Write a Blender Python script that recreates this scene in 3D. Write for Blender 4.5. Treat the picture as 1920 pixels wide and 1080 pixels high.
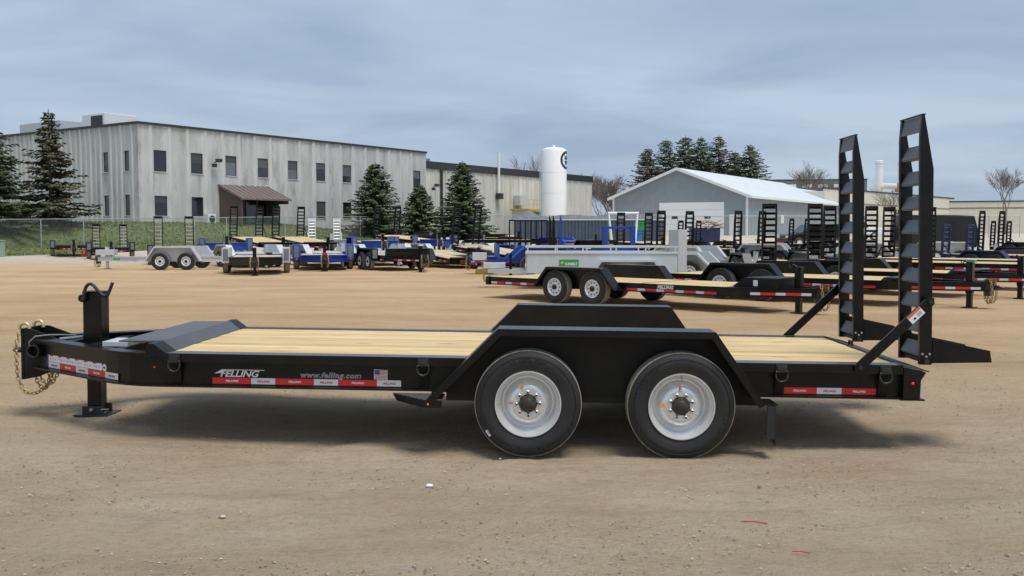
import bpy, bmesh, math, random
from mathutils import Vector, Matrix, noise
R = math.radians
rnd = random.Random(7)
for o in list(bpy.data.objects): bpy.data.objects.remove(o)
scn = bpy.context.scene
COL = scn.collection

# ------------------------------------------------------------------ camera, sky, sun, exposure
CAM_H = 1.67
cam_d = bpy.data.cameras.new('camera'); cam = bpy.data.objects.new('camera', cam_d); COL.objects.link(cam)
cam_d.sensor_width = 36; cam_d.lens = 34.31; cam_d.clip_start = 0.1; cam_d.clip_end = 4000
cam.location = (0, 0, CAM_H); cam.rotation_euler = (R(90 - 3.315), 0, 0)
scn.camera = cam

SUN_EL, SUN_AZ = 68, 142          # azimuth measured from +Y (straight ahead) towards +X
world = bpy.data.worlds.new('World'); scn.world = world; world.use_nodes = True
wt = world.node_tree; wt.nodes.clear()
def wn(t, **k):
    n = wt.nodes.new(t)
    for a, b in k.items(): setattr(n, a, b)
    return n
w_out = wn('ShaderNodeOutputWorld'); w_bg = wn('ShaderNodeBackground'); w_bg.inputs[1].default_value = 0.1
sky = wn('ShaderNodeTexSky', sky_type='NISHITA', sun_disc=False, sun_elevation=R(SUN_EL), sun_rotation=R(SUN_AZ))
sky.air_density = 1.0; sky.dust_density = 2.0
tc = wn('ShaderNodeTexCoord'); sep = wn('ShaderNodeSeparateXYZ'); wt.links.new(tc.outputs['Generated'], sep.inputs[0])
def wmath(op, a, b):
    n = wn('ShaderNodeMath', operation=op)
    for i, v in enumerate((a, b)):
        if isinstance(v, (int, float)): n.inputs[i].default_value = v
        else: wt.links.new(v, n.inputs[i])
    return n.outputs[0]
den = wmath('ADD', wmath('ABSOLUTE', sep.outputs[2], 0), 0.16)
comb = wn('ShaderNodeCombineXYZ')
wt.links.new(wmath('DIVIDE', sep.outputs[0], den), comb.inputs[0]); wt.links.new(wmath('MULTIPLY', wmath('DIVIDE', sep.outputs[1], den), 1.35), comb.inputs[1])
n1 = wn('ShaderNodeTexNoise'); n1.inputs['Scale'].default_value = 0.95; n1.inputs['Detail'].default_value = 7; n1.inputs['Roughness'].default_value = 0.5; n1.inputs['Distortion'].default_value = 0.35
mp = wn('ShaderNodeMapping'); mp.inputs['Location'].default_value = (3.1, 1.7, 0.4); mp.inputs['Rotation'].default_value = (0, 0, R(-14))
wt.links.new(comb.outputs[0], mp.inputs[0]); wt.links.new(mp.outputs[0], n1.inputs['Vector'])
ramp = wn('ShaderNodeValToRGB'); ramp.color_ramp.elements[0].position = 0.34; ramp.color_ramp.elements[1].position = 0.66
ramp.color_ramp.elements[0].color = (2.2, 2.9, 4.0, 1); ramp.color_ramp.elements[1].color = (3.45, 4.2, 5.15, 1)
wt.links.new(n1.outputs[0], ramp.inputs[0])
wmix = wn('ShaderNodeMix', data_type='RGBA'); wmix.inputs[0].default_value = 0.86
wt.links.new(sky.outputs[0], wmix.inputs[6]); wt.links.new(ramp.outputs[0], wmix.inputs[7])
wt.links.new(wmix.outputs[2], w_bg.inputs[0]); wt.links.new(w_bg.outputs[0], w_out.inputs[0])

sun_d = bpy.data.lights.new('sun', 'SUN'); sun = bpy.data.objects.new('sun', sun_d); COL.objects.link(sun)
sun_d.energy = 2.0; sun_d.angle = R(26); sun_d.color = (1, 0.955, 0.88)
sdir = Vector((math.sin(R(SUN_AZ)) * math.cos(R(SUN_EL)), math.cos(R(SUN_AZ)) * math.cos(R(SUN_EL)), math.sin(R(SUN_EL))))
sun.rotation_euler = sdir.to_track_quat('Z', 'Y').to_euler(); sun.location = (0, 0, 60)
vs = scn.view_settings
vs.view_transform = 'Standard'; vs.look = 'None'; vs.gamma = 1; vs.exposure = 0.55; vs.use_curve_mapping = False

# ------------------------------------------------------------------ materials
MATS = {}
def mat(name, col, rough=0.6, metal=0.0, var=0.15, scale=6.0, bump=0.0, bscale=40.0, stretch=(1, 1, 1), spec=0.5, dust=0.0, rand=0.0, emit=None, col2=None, detail=5):
    if name in MATS: return MATS[name]
    m = bpy.data.materials.new(name); m.use_nodes = True; nt = m.node_tree; b = nt.nodes['Principled BSDF']
    L = nt.links.new
    b.inputs['Roughness'].default_value = rough; b.inputs['Metallic'].default_value = metal; b.inputs['Specular IOR Level'].default_value = spec
    t = nt.nodes.new('ShaderNodeTexCoord'); mp = nt.nodes.new('ShaderNodeMapping'); mp.inputs['Scale'].default_value = stretch; L(t.outputs['Object'], mp.inputs[0])
    n = nt.nodes.new('ShaderNodeTexNoise'); n.inputs['Scale'].default_value = scale; n.inputs['Detail'].default_value = detail; n.inputs['Roughness'].default_value = 0.6; L(mp.outputs[0], n.inputs['Vector'])
    mr = nt.nodes.new('ShaderNodeMapRange'); mr.inputs[1].default_value = 0.3; mr.inputs[2].default_value = 0.7; L(n.outputs[0], mr.inputs[0])
    mx = nt.nodes.new('ShaderNodeMix'); mx.data_type = 'RGBA'; L(mr.outputs[0], mx.inputs[0])
    c2 = col2 if col2 else tuple(min(1, c * (1 + var)) for c in col); c1 = col if col2 else tuple(c * (1 - var) for c in col)
    mx.inputs[6].default_value = (*c1, 1); mx.inputs[7].default_value = (*c2, 1)
    out = mx.outputs[2]
    if rand:
        oi = nt.nodes.new('ShaderNodeObjectInfo'); hs = nt.nodes.new('ShaderNodeHueSaturation'); ml = nt.nodes.new('ShaderNodeMapRange')
        ml.inputs[3].default_value = 1 - rand; ml.inputs[4].default_value = 1 + rand; L(oi.outputs['Random'], ml.inputs[0]); L(ml.outputs[0], hs.inputs['Value']); L(out, hs.inputs['Color']); out = hs.outputs[0]
    if dust:
        n2 = nt.nodes.new('ShaderNodeTexNoise'); n2.inputs['Scale'].default_value = 3.2; n2.inputs['Detail'].default_value = 8; n2.inputs['Roughness'].default_value = 0.7; L(t.outputs['Object'], n2.inputs['Vector'])
        m2 = nt.nodes.new('ShaderNodeMapRange'); m2.inputs[1].default_value = 0.42; m2.inputs[2].default_value = 0.8; m2.inputs[4].default_value = dust; L(n2.outputs[0], m2.inputs[0])
        dx = nt.nodes.new('ShaderNodeMix'); dx.data_type = 'RGBA'; L(m2.outputs[0], dx.inputs[0]); L(out, dx.inputs[6]); dx.inputs[7].default_value = (0.30, 0.245, 0.18, 1); out = dx.outputs[2]
        rr = nt.nodes.new('ShaderNodeMapRange'); rr.inputs[3].default_value = rough; rr.inputs[4].default_value = min(1, rough + 0.35); L(m2.outputs[0], rr.inputs[0]); L(rr.outputs[0], b.inputs['Roughness'])
    L(out, b.inputs['Base Color'])
    if bump:
        n3 = nt.nodes.new('ShaderNodeTexNoise'); n3.inputs['Scale'].default_value = bscale; n3.inputs['Detail'].default_value = 4; L(mp.outputs[0], n3.inputs['Vector'])
        bp = nt.nodes.new('ShaderNodeBump'); bp.inputs['Strength'].default_value = bump; bp.inputs['Distance'].default_value = 0.02; L(n3.outputs[0], bp.inputs['Height']); L(bp.outputs[0], b.inputs['Normal'])
    if emit:
        b.inputs['Emission Color'].default_value = (*emit[:3], 1); b.inputs['Emission Strength'].default_value = emit[3]
    MATS[name] = m
    return m

BLACK = mat('black_paint', (0.0042, 0.0041, 0.0041), 0.27, spec=0.30, dust=0.035, bump=0.05, bscale=60)
BLACKF = mat('black_paint_satin', (0.005, 0.0049, 0.0049), 0.42, spec=0.26, dust=0.04)
DARKSTEEL = mat('dark_steel', (0.03, 0.031, 0.034), 0.42, metal=0.4, dust=0.15)
BLUE = mat('blue_paint', (0.012, 0.055, 0.34), 0.35, dust=0.04)
NAVY = mat('navy_paint', (0.012, 0.02, 0.08), 0.4, dust=0.05)
GALV = mat('galvanised_steel', (0.55, 0.585, 0.605), 0.5, metal=0.2, var=0.05, scale=5)
WHITE = mat('white_paint', (0.78, 0.79, 0.80), 0.45, var=0.04)
TYRE = mat('tyre_rubber', (0.012, 0.0125, 0.014), 0.62, dust=0.06, bump=0.1, bscale=120)
TREAD = mat('dusty_tread', (0.30, 0.265, 0.21), 0.9, var=0.3, scale=30)
RIM = mat('silver_rim', (0.80, 0.81, 0.825), 0.26, metal=0.7, var=0.05)
RIMW = mat('white_rim', (0.74, 0.75, 0.77), 0.4, var=0.05)
NUT = mat('zinc_nut', (0.66, 0.69, 0.70), 0.28, metal=0.85)
HUB = mat('oily_hub', (0.05, 0.043, 0.034), 0.5, metal=0.3, var=0.5, scale=40)
AXLE = mat('axle_black', (0.015, 0.015, 0.016), 0.6)
RED = mat('red_reflective', (0.62, 0.022, 0.022), 0.35, var=0.05)
TAPEW = mat('white_reflective', (0.66, 0.66, 0.68), 0.35, var=0.04)
INKW = mat('white_vinyl', (0.78, 0.78, 0.79), 0.5, var=0.02)
INKG = mat('grey_vinyl', (0.42, 0.42, 0.44), 0.5, var=0.02)
INKB = mat('black_vinyl', (0.01, 0.01, 0.011), 0.5, var=0.02)
INKR = mat('red_vinyl', (0.55, 0.03, 0.03), 0.5, var=0.02)
INKN = mat('blue_vinyl', (0.03, 0.045, 0.20), 0.5, var=0.02)
ORANGE = mat('orange_vinyl', (0.70, 0.14, 0.03), 0.5, var=0.02)
YELLOW = mat('yellow_paint', (0.66, 0.42, 0.03), 0.5, var=0.05)
GREENV = mat('green_vinyl', (0.02, 0.30, 0.07), 0.5, var=0.03)
LOGOG = mat('dark_green_vinyl', (0.01, 0.055, 0.035), 0.5, var=0.05)
AMBER = mat('amber_lamp', (0.8, 0.2, 0.02), 0.3, emit=(1, 0.22, 0.02, 0.1))
REDL = mat('red_lamp', (0.7, 0.02, 0.02), 0.3, emit=(1, 0.03, 0.02, 0.2))
ZINC = mat('yellow_zinc_chain', (0.44, 0.33, 0.13), 0.45, metal=0.6, var=0.35, scale=30)
STEEL = mat('plain_steel', (0.40, 0.41, 0.42), 0.4, metal=0.7)
TREADP = mat('grip_plate', (0.10, 0.095, 0.09), 0.65, metal=0.3, var=0.5, scale=70, bump=0.6, bscale=90)
TREADP2 = mat('grey_grip_panel', (0.16, 0.18, 0.21), 0.7, var=0.3, scale=40)
CONC = mat('weathered_concrete', (0.42, 0.418, 0.405), 0.9, scale=1.1, stretch=(1.2, 1.2, 0.16), col2=(0.63, 0.628, 0.61), bump=0.2, bscale=20, rand=0.05)
CONCR = mat('pale_rib_concrete', (0.52, 0.515, 0.495), 0.9, scale=1.6, stretch=(1, 1, 0.2), col2=(0.68, 0.675, 0.65), rand=0.04)
CONC2 = mat('cream_concrete', (0.52, 0.505, 0.45), 0.9, scale=1.3, stretch=(1.2, 1.2, 0.12), col2=(0.69, 0.675, 0.61), rand=0.05)
def stain(m, amount, seed):
    nt = m.node_tree; L = nt.links.new; bs = nt.nodes['Principled BSDF']; src = bs.inputs['Base Color'].links[0].from_socket
    t = nt.nodes.new('ShaderNodeTexCoord'); mp = nt.nodes.new('ShaderNodeMapping'); mp.inputs['Scale'].default_value = (1.0, 1.0, 0.30); mp.inputs['Location'].default_value = (seed, seed, 0); L(t.outputs['Object'], mp.inputs[0])
    n = nt.nodes.new('ShaderNodeTexNoise'); n.inputs['Scale'].default_value = 0.75; n.inputs['Detail'].default_value = 9; n.inputs['Roughness'].default_value = 0.72; L(mp.outputs[0], n.inputs['Vector'])
    r = nt.nodes.new('ShaderNodeMapRange'); r.inputs[1].default_value = 0.53; r.inputs[2].default_value = 0.74; r.inputs[4].default_value = amount; L(n.outputs[0], r.inputs[0])
    x = nt.nodes.new('ShaderNodeMix'); x.data_type = 'RGBA'; L(r.outputs[0], x.inputs[0]); L(src, x.inputs[6]); x.inputs[7].default_value = (0.17, 0.165, 0.145, 1); L(x.outputs[2], bs.inputs['Base Color'])
stain(CONC, 0.85, 3.0); stain(CONCR, 0.45, 9.0); stain(CONC2, 0.6, 5.0)
FASCIA = mat('dark_fascia', (0.03, 0.033, 0.034), 0.5)
GLASS = mat('window_glass', (0.018, 0.02, 0.026), 0.06, var=0.6, scale=0.5, rand=0.5, spec=0.9)
BLIND = mat('pale_blind', (0.15, 0.17, 0.20), 0.35, var=0.1)
ALU = mat('bronze_frame', (0.028, 0.027, 0.026), 0.5)
BROWN = mat('brown_metal', (0.11, 0.08, 0.07), 0.6, var=0.1, scale=3)
BROWNR = mat('brown_roof', (0.17, 0.13, 0.125), 0.5, var=0.08, scale=3)
SHED = mat('grey_siding', (0.27, 0.315, 0.34), 0.55, var=0.06, scale=1.5)
ROOFW = mat('white_metal_roof', (0.80, 0.83, 0.85), 0.4, var=0.04, scale=0.5)
BEIGE = mat('beige_wall', (0.62, 0.59, 0.50), 0.85, var=0.06, scale=0.6)
FENCE = mat('fence_galvanised', (0.42, 0.44, 0.46), 0.5, metal=0.4)
TANKW = mat('tank_white', (0.86, 0.86, 0.86), 0.4, var=0.03, scale=0.6)
BARK = mat('bark', (0.09, 0.065, 0.05), 0.9, var=0.3, scale=8)
TWIG = mat('twig', (0.19, 0.15, 0.135), 0.9, var=0.3, scale=5)
SPRUCE = mat('spruce_needles', (0.040, 0.060, 0.028), 0.75, scale=1.6, col2=(0.095, 0.13, 0.042), rand=0.12)
SPRUCE_O = mat('old_spruce_needles', (0.040, 0.045, 0.022), 0.8, scale=0.7, col2=(0.13, 0.11, 0.055), rand=0.1)
CONTAINER = mat('slate_container', (0.06, 0.085, 0.12), 0.6, var=0.2, scale=1.5)
TARP = mat('grey_tarp', (0.15, 0.16, 0.17), 0.8, var=0.3, scale=3)
CARW = mat('white_car_paint', (0.75, 0.76, 0.78), 0.25, var=0.02)
CARB = mat('black_car_paint', (0.012, 0.013, 0.015), 0.2, var=0.02)
REDP = mat('red_paint', (0.45, 0.02, 0.025), 0.4, var=0.1)
PALLET = mat('scrap_wood', (0.40, 0.29, 0.17), 0.8, var=0.25, scale=5, rand=0.2)
GREENB = mat('green_lid', (0.02, 0.32, 0.20), 0.5)
BLUEB = mat('bright_blue_bin', (0.03, 0.20, 0.55), 0.5)

def wood_mat(name, a, b, c):
    m = bpy.data.materials.new(name); m.use_nodes = True; nt = m.node_tree; L = nt.links.new; bs = nt.nodes['Principled BSDF']; bs.inputs['Roughness'].default_value = 0.72; bs.inputs['Specular IOR Level'].default_value = 0.25
    t = nt.nodes.new('ShaderNodeTexCoord'); oi = nt.nodes.new('ShaderNodeObjectInfo')
    va = nt.nodes.new('ShaderNodeVectorMath'); va.operation = 'ADD'; sc = nt.nodes.new('ShaderNodeVectorMath'); sc.operation = 'SCALE'; sc.inputs[3].default_value = 37
    L(oi.outputs['Random'], sc.inputs[0]); L(t.outputs['Object'], va.inputs[0]); L(sc.outputs[0], va.inputs[1])
    mp = nt.nodes.new('ShaderNodeMapping'); mp.inputs['Scale'].default_value = (0.55, 14, 14); L(va.outputs[0], mp.inputs[0])
    n = nt.nodes.new('ShaderNodeTexNoise'); n.inputs['Scale'].default_value = 2.2; n.inputs['Detail'].default_value = 7; n.inputs['Roughness'].default_value = 0.65; n.inputs['Distortion'].default_value = 0.9; L(mp.outputs[0], n.inputs['Vector'])
    r = nt.nodes.new('ShaderNodeValToRGB'); e = r.color_ramp.elements; e[0].position = 0.30; e[0].color = (*c, 1); e[1].position = 0.62; e[1].color = (*b, 1); k = e.new(0.44); k.color = (*a, 1); L(n.outputs[0], r.inputs[0])
    mk = nt.nodes.new('ShaderNodeMapping'); mk.inputs['Scale'].default_value = (1.3, 6.5, 6.5); L(va.outputs[0], mk.inputs[0]); vo = nt.nodes.new('ShaderNodeTexVoronoi'); vo.inputs['Scale'].default_value = 1.0; L(mk.outputs[0], vo.inputs['Vector'])
    kr = nt.nodes.new('ShaderNodeMapRange'); kr.inputs[1].default_value = 0.06; kr.inputs[2].default_value = 0.16; kr.inputs[3].default_value = 0.8; kr.inputs[4].default_value = 0.0; L(vo.outputs['Distance'], kr.inputs[0])
    kx = nt.nodes.new('ShaderNodeMix'); kx.data_type = 'RGBA'; L(kr.outputs[0], kx.inputs[0]); L(r.outputs[0], kx.inputs[6]); kx.inputs[7].default_value = (0.16, 0.075, 0.025, 1)
    hs = nt.nodes.new('ShaderNodeHueSaturation'); ml = nt.nodes.new('ShaderNodeMapRange'); ml.inputs[3].default_value = 0.86; ml.inputs[4].default_value = 1.12; L(oi.outputs['Random'], ml.inputs[0]); L(ml.outputs[0], hs.inputs['Value']); L(kx.outputs[2], hs.inputs['Color'])
    L(hs.outputs[0], bs.inputs['Base Color'])
    bp = nt.nodes.new('ShaderNodeBump'); bp.inputs['Strength'].default_value = 0.25; bp.inputs['Distance'].default_value = 0.01; L(n.outputs[0], bp.inputs['Height']); L(bp.outputs[0], bs.inputs['Normal'])
    MATS[name] = m; return m
WOOD = wood_mat('pine_deck', (0.58, 0.42, 0.20), (0.73, 0.575, 0.33), (0.42, 0.255, 0.10))
WOODG = wood_mat('pale_deck', (0.52, 0.41, 0.26), (0.66, 0.55, 0.39), (0.36, 0.26, 0.15))

def dirt_mat():
    m = bpy.data.materials.new('sandy_dirt'); m.use_nodes = True; nt = m.node_tree; L = nt.links.new; bs = nt.nodes['Principled BSDF']; bs.inputs['Roughness'].default_value = 0.95; bs.inputs['Specular IOR Level'].default_value = 0.15
    t = nt.nodes.new('ShaderNodeTexCoord')
    def ns(scale, det, st=(1, 1, 1), rot=0, rough=0.6):
        mp = nt.nodes.new('ShaderNodeMapping'); mp.inputs['Scale'].default_value = st; mp.inputs['Rotation'].default_value = (0, 0, rot); L(t.outputs['Object'], mp.inputs[0])
        n = nt.nodes.new('ShaderNodeTexNoise'); n.inputs['Scale'].default_value = scale; n.inputs['Detail'].default_value = det; n.inputs['Roughness'].default_value = rough; L(mp.outputs[0], n.inputs['Vector']); return n.outputs[0]
    def rng(v, a, b, c=0, d=1):
        r = nt.nodes.new('ShaderNodeMapRange'); r.inputs[1].default_value = a; r.inputs[2].default_value = b; r.inputs[3].default_value = c; r.inputs[4].default_value = d; L(v, r.inputs[0]); return r.outputs[0]
    def mix(f, a, b, bl='MIX'):
        x = nt.nodes.new('ShaderNodeMix'); x.data_type = 'RGBA'; x.blend_type = bl
        for i, v in ((0, f), (6, a), (7, b)):
            if isinstance(v, tuple): x.inputs[i].default_value = (*v, 1)
            elif isinstance(v, float): x.inputs[i].default_value = v
            else: L(v, x.inputs[i])
        return x.outputs[2]
    sp = nt.nodes.new('ShaderNodeSeparateXYZ'); L(t.outputs['Object'], sp.inputs[0])
    ad = nt.nodes.new('ShaderNodeMath'); ad.operation = 'ADD'; L(sp.outputs[1], ad.inputs[0]); L(rng(ns(0.25, 4), 0.2, 0.8, -5, 5), ad.inputs[1])
    near = rng(ad.outputs[0], 7.5, 15)                      # greyish compacted hardstand near, orange sand farther on
    a = mix(rng(ns(0.8, 7, (0.7, 1.2, 1)), 0.35, 0.66), (0.575, 0.445, 0.29), (0.71, 0.58, 0.41))
    b = mix(rng(ns(0.35, 7, (0.6, 1.3, 1), 0.2), 0.35, 0.66), (0.56, 0.365, 0.19), (0.70, 0.50, 0.30))
    c = mix(near, a, b)
    far = rng(ad.outputs[0], 44, 60); c = mix(far, c, (0.62, 0.55, 0.45))
    c = mix(rng(ns(1.1, 6, (0.5, 1.4, 1), -0.1), 0.54, 0.72, 0, 0.4), c, (0.42, 0.27, 0.145))
    c = mix(rng(ns(3.1, 9, (0.6, 1.3, 1), 0.3, 0.75), 0.52, 0.66, 0, 0.38), c, (0.36, 0.285, 0.205))
    c = mix(rng(ns(16, 8, (1, 1, 1), 0, 0.8), 0.50, 0.68, 0, 0.45), c, (0.33, 0.255, 0.175))
    c = mix(rng(ns(38, 6, (0.8, 1.2, 1), 0.4, 0.8), 0.57, 0.69, 0, 0.45), c, (0.22, 0.17, 0.12))
    c = mix(rng(ns(75, 4, (1, 1, 1), 0, 0.8), 0.56, 0.70, 0, 0.55), c, (0.18, 0.14, 0.10))
    c = mix(rng(ns(110, 3), 0.60, 0.72, 0, 0.65), c, (0.66, 0.60, 0.51))
    L(c, bs.inputs['Base Color'])
    h = nt.nodes.new('ShaderNodeMath'); h.operation = 'ADD'; L(ns(34, 9, (1, 1, 1), 0, 0.8), h.inputs[0]); L(rng(ns(6, 8, (0.7, 1.2, 1), 0.1, 0.7), 0, 1, 0, 1.6), h.inputs[1])
    bp = nt.nodes.new('ShaderNodeBump'); bp.inputs['Strength'].default_value = 0.9; bp.inputs['Distance'].default_value = 0.055; L(h.outputs[0], bp.inputs['Height']); L(bp.outputs[0], bs.inputs['Normal'])
    MATS['dirt'] = m; return m
DIRT = dirt_mat()
GRASS = mat('spring_grass', (0.075, 0.105, 0.028), 0.9, scale=2.5, col2=(0.16, 0.185, 0.065), bump=0.8, bscale=14, detail=8)

# ------------------------------------------------------------------ mesh helpers
class MB:
    def __init__(s): s.v = []; s.f = []; s.m = []; s.cm = 0
    def add(s, vs, fs):
        b = len(s.v); s.v += [tuple(p) for p in vs]; s.f += [tuple(i + b for i in f) for f in fs]; s.m += [s.cm] * len(fs); return s
    def box(s, x0, x1, y0, y1, z0, z1, M=None):
        v = [(x, y, z) for z in (z0, z1) for y in (y0, y1) for x in (x0, x1)]
        if M: v = [M @ Vector(p) for p in v]
        return s.add(v, [(0, 2, 3, 1), (4, 5, 7, 6), (0, 1, 5, 4), (2, 6, 7, 3), (0, 4, 6, 2), (1, 3, 7, 5)])
    def prism(s, poly, a, b, axis='y', M=None):
        n = len(poly)
        def p(u, w, t): return {'y': (u, t, w), 'x': (t, u, w), 'z': (u, w, t)}[axis]
        v = [p(u, w, a) for u, w in poly] + [p(u, w, b) for u, w in poly]
        if M: v = [M @ Vector(q) for q in v]
        return s.add(v, [tuple(range(n))[::-1], tuple(range(n, 2 * n))] + [(i, (i + 1) % n, n + (i + 1) % n, n + i) for i in range(n)])
    def lathe(s, prof, n=24, c=(0, 0, 0), axis='y', closed=False):
        k = len(prof); v = []
        for i in range(n):
            a = 2 * math.pi * i / n; ca, sa = math.cos(a), math.sin(a)
            for r, h in prof:
                q = {'y': (r * ca, h, r * sa), 'z': (r * ca, r * sa, h), 'x': (h, r * ca, r * sa)}[axis]
                v.append((c[0] + q[0], c[1] + q[1], c[2] + q[2]))
        f = []
        for i in range(n):
            j = (i + 1) % n
            for q in range(k if closed else k - 1):
                w = (q + 1) % k; f.append((i * k + q, i * k + w, j * k + w, j * k + q))
        return s.add(v, f)
    def tube(s, pts, r, n=6, closed=False, cap=True, r2=None):
        P = [Vector(p) for p in pts]; N = len(P); v = []; up = None
        for i, p in enumerate(P):
            t = (P[(i + 1) % N] - P[i - 1]) if closed else (P[min(i + 1, N - 1)] - P[max(i - 1, 0)])
            t.normalize()
            if up is None: up = t.orthogonal().normalized()
            else:
                up = up - t * up.dot(t)
                up = up.normalized() if up.length > 1e-6 else t.orthogonal().normalized()
            sd = t.cross(up); rr = r if r2 is None else r + (r2 - r) * i / (N - 1)
            for k in range(n):
                a = 2 * math.pi * k / n; v.append(p + (up * math.cos(a) + sd * math.sin(a)) * rr)
        f = []
        for i in range(N if closed else N - 1):
            j = (i + 1) % N
            for k in range(n): f.append((i * n + k, i * n + (k + 1) % n, j * n + (k + 1) % n, j * n + k))
        if cap and not closed: f += [tuple(range(n))[::-1], tuple(range((N - 1) * n, N * n))]
        return s.add(v, f)
    def mesh(s, name, mats, smooth=0):
        me = bpy.data.meshes.new(name); me.from_pydata(s.v, [], s.f)
        if not isinstance(mats, (list, tuple)): mats = [mats]
        for m in mats: me.materials.append(m)
        if len(mats) > 1: me.polygons.foreach_set('material_index', s.m)
        bm = bmesh.new(); bm.from_mesh(me); bmesh.ops.recalc_face_normals(bm, faces=bm.faces); bm.to_mesh(me); bm.free()
        if smooth:
            me.polygons.foreach_set('use_smooth', [True] * len(me.polygons)); me.set_sharp_from_angle(angle=R(smooth))
        me.update(); return me
    def build(s, name, mats, parent=None, smooth=0, bevel=0, loc=None, rot=None):
        return obj(name, s.mesh(name, mats, smooth), parent, bevel, loc, rot)
def obj(name, me, parent=None, bevel=0, loc=None, rot=None):
    o = bpy.data.objects.new(name, me); COL.objects.link(o)
    if parent: o.parent = parent
    if loc: o.location = loc
    if rot: o.rotation_euler = rot
    if bevel:
        b = o.modifiers.new('bevel', 'BEVEL'); b.width = bevel; b.segments = 2; b.limit_method = 'ANGLE'; b.angle_limit = R(40); b.harden_normals = False
    return o
def tag(o, label, cat=None, group=None, kind=None):
    if label: o['label'] = label
    if cat: o['category'] = cat
    if group: o['group'] = group
    if kind: o['kind'] = kind
    return o
def thing(name, label, cat, loc=(0, 0, 0), rot=(0, 0, 0), group=None):
    o = bpy.data.objects.new(name, None); COL.objects.link(o); o.location = loc; o.rotation_euler = rot; o.empty_display_size = 0.3
    return tag(o, label, cat, group)
CACHE = {}
def cached(key, fn):
    if key not in CACHE: CACHE[key] = fn()
    return CACHE[key]
def box(name, m, parent, x0, x1, y0, y1, z0, z1, bevel=0): return MB().box(x0, x1, y0, y1, z0, z1).build(name, m, parent, bevel=bevel)
def text_mesh(s, size, m, shear=0.0, offset=0.0, extrude=0.0006, align='LEFT', sx=1.0, space=1.0):
    c = bpy.data.curves.new('lettering', 'FONT'); c.body = s; c.size = size; c.shear = shear; c.offset = offset; c.extrude = extrude; c.align_x = align; c.space_character = space; c.resolution_u = 3
    o = bpy.data.objects.new('lettering', c); COL.objects.link(o); dg = bpy.context.evaluated_depsgraph_get()
    me = bpy.data.meshes.new_from_object(o.evaluated_get(dg)); bpy.data.objects.remove(o); bpy.data.curves.remove(c)
    for v in me.vertices: v.co.x *= sx
    me.materials.clear(); me.materials.append(m); return me

def sstep(a, b, x):
    if a > b: return sstep(-a, -b, -x)
    t = max(0., min(1., (x - a) / (b - a))); return t * t * (3 - 2 * t)
def terrain(x, y): return 1.3 * sstep(48, 112, y)

# ------------------------------------------------------------------ ground
RUTS = [((-9, 5.2), (9, 6.6), 0.12), ((-9, 6.6), (9, 8.0), 0.12), ((-9, 4.6), (9, 3.7), 0.10), ((-9, 12.5), (10, 10.6), 0.13), ((-9, 14.3), (10, 12.4), 0.13), ((-6, 2), (3.5, 14), 0.11), ((-4.4, 2), (5.1, 14), 0.11), ((2.2, 2), (8, 13), 0.11)]
def ruts(x, y):
    z = 0.0
    for (ax, ay), (bx, by), w in RUTS:
        dx_, dy_ = bx - ax, by - ay; L = math.hypot(dx_, dy_); d = ((x - ax) * dy_ - (y - ay) * dx_) / L + 0.12 * math.sin((x + y) * 0.7); u = ((x - ax) * dx_ + (y - ay) * dy_) / L
        q = abs(d) / w
        if q < 3: z += (-0.020 * math.exp(-q * q * 1.2) + 0.010 * math.exp(-(q - 1.5) ** 2 * 4) + (0.005 * math.sin(u * 38) if q < 1 else 0)) * (0.6 + 0.4 * noise.noise(Vector((x * 0.9, y * 0.9, 7))))
    return z
def ground():
    def lines(segs):
        out = []
        for a, b, st in segs:
            n = max(1, int(round((b - a) / st))); out += [a + (b - a) * i / n for i in range(n)]
        return out + [segs[-1][1]]
    xs = lines([(-900, -120, 60), (-120, -30, 6), (-30, -9, 0.7), (-9, 9, 0.055), (9, 30, 0.7), (30, 120, 6), (120, 900, 60)])
    ys = lines([(-60, 2, 6), (2, 12, 0.055), (12, 30, 0.25), (30, 130, 2.5), (130, 1500, 60)])
    v = []; nx = len(xs)
    for y in ys:
        for x in xs:
            z = terrain(x, y)
            if 1.5 < y < 40 and abs(x) < 25:
                p = Vector((x * 0.5, y * 1.3, 0))
                z += 0.010 * noise.noise(p) * sstep(1.5, 3, y)
                if y < 14 and abs(x) < 9.5:
                    z += 0.006 * noise.noise(Vector((x * 2.2, y * 4.5, 3))) + 0.005 * noise.noise(Vector((x * 7, y * 9, 9))) + ruts(x, y)
            z += 0.066 * sstep(-1.3, -3.6, x) * sstep(4.5, 7.5, y) * (1 - sstep(14, 26, y))
            v.append((x, y, z - 0.004))
    f = [(j * nx + i, j * nx + i + 1, (j + 1) * nx + i + 1, (j + 1) * nx + i) for j in range(len(ys) - 1) for i in range(nx - 1)]
    me = bpy.data.meshes.new('ground'); me.from_pydata(v, [], f); me.materials.append(DIRT); me.polygons.foreach_set('use_smooth', [True] * len(f)); me.update()
    tag(obj('ground', me), None, kind='structure')
ground()
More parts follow.
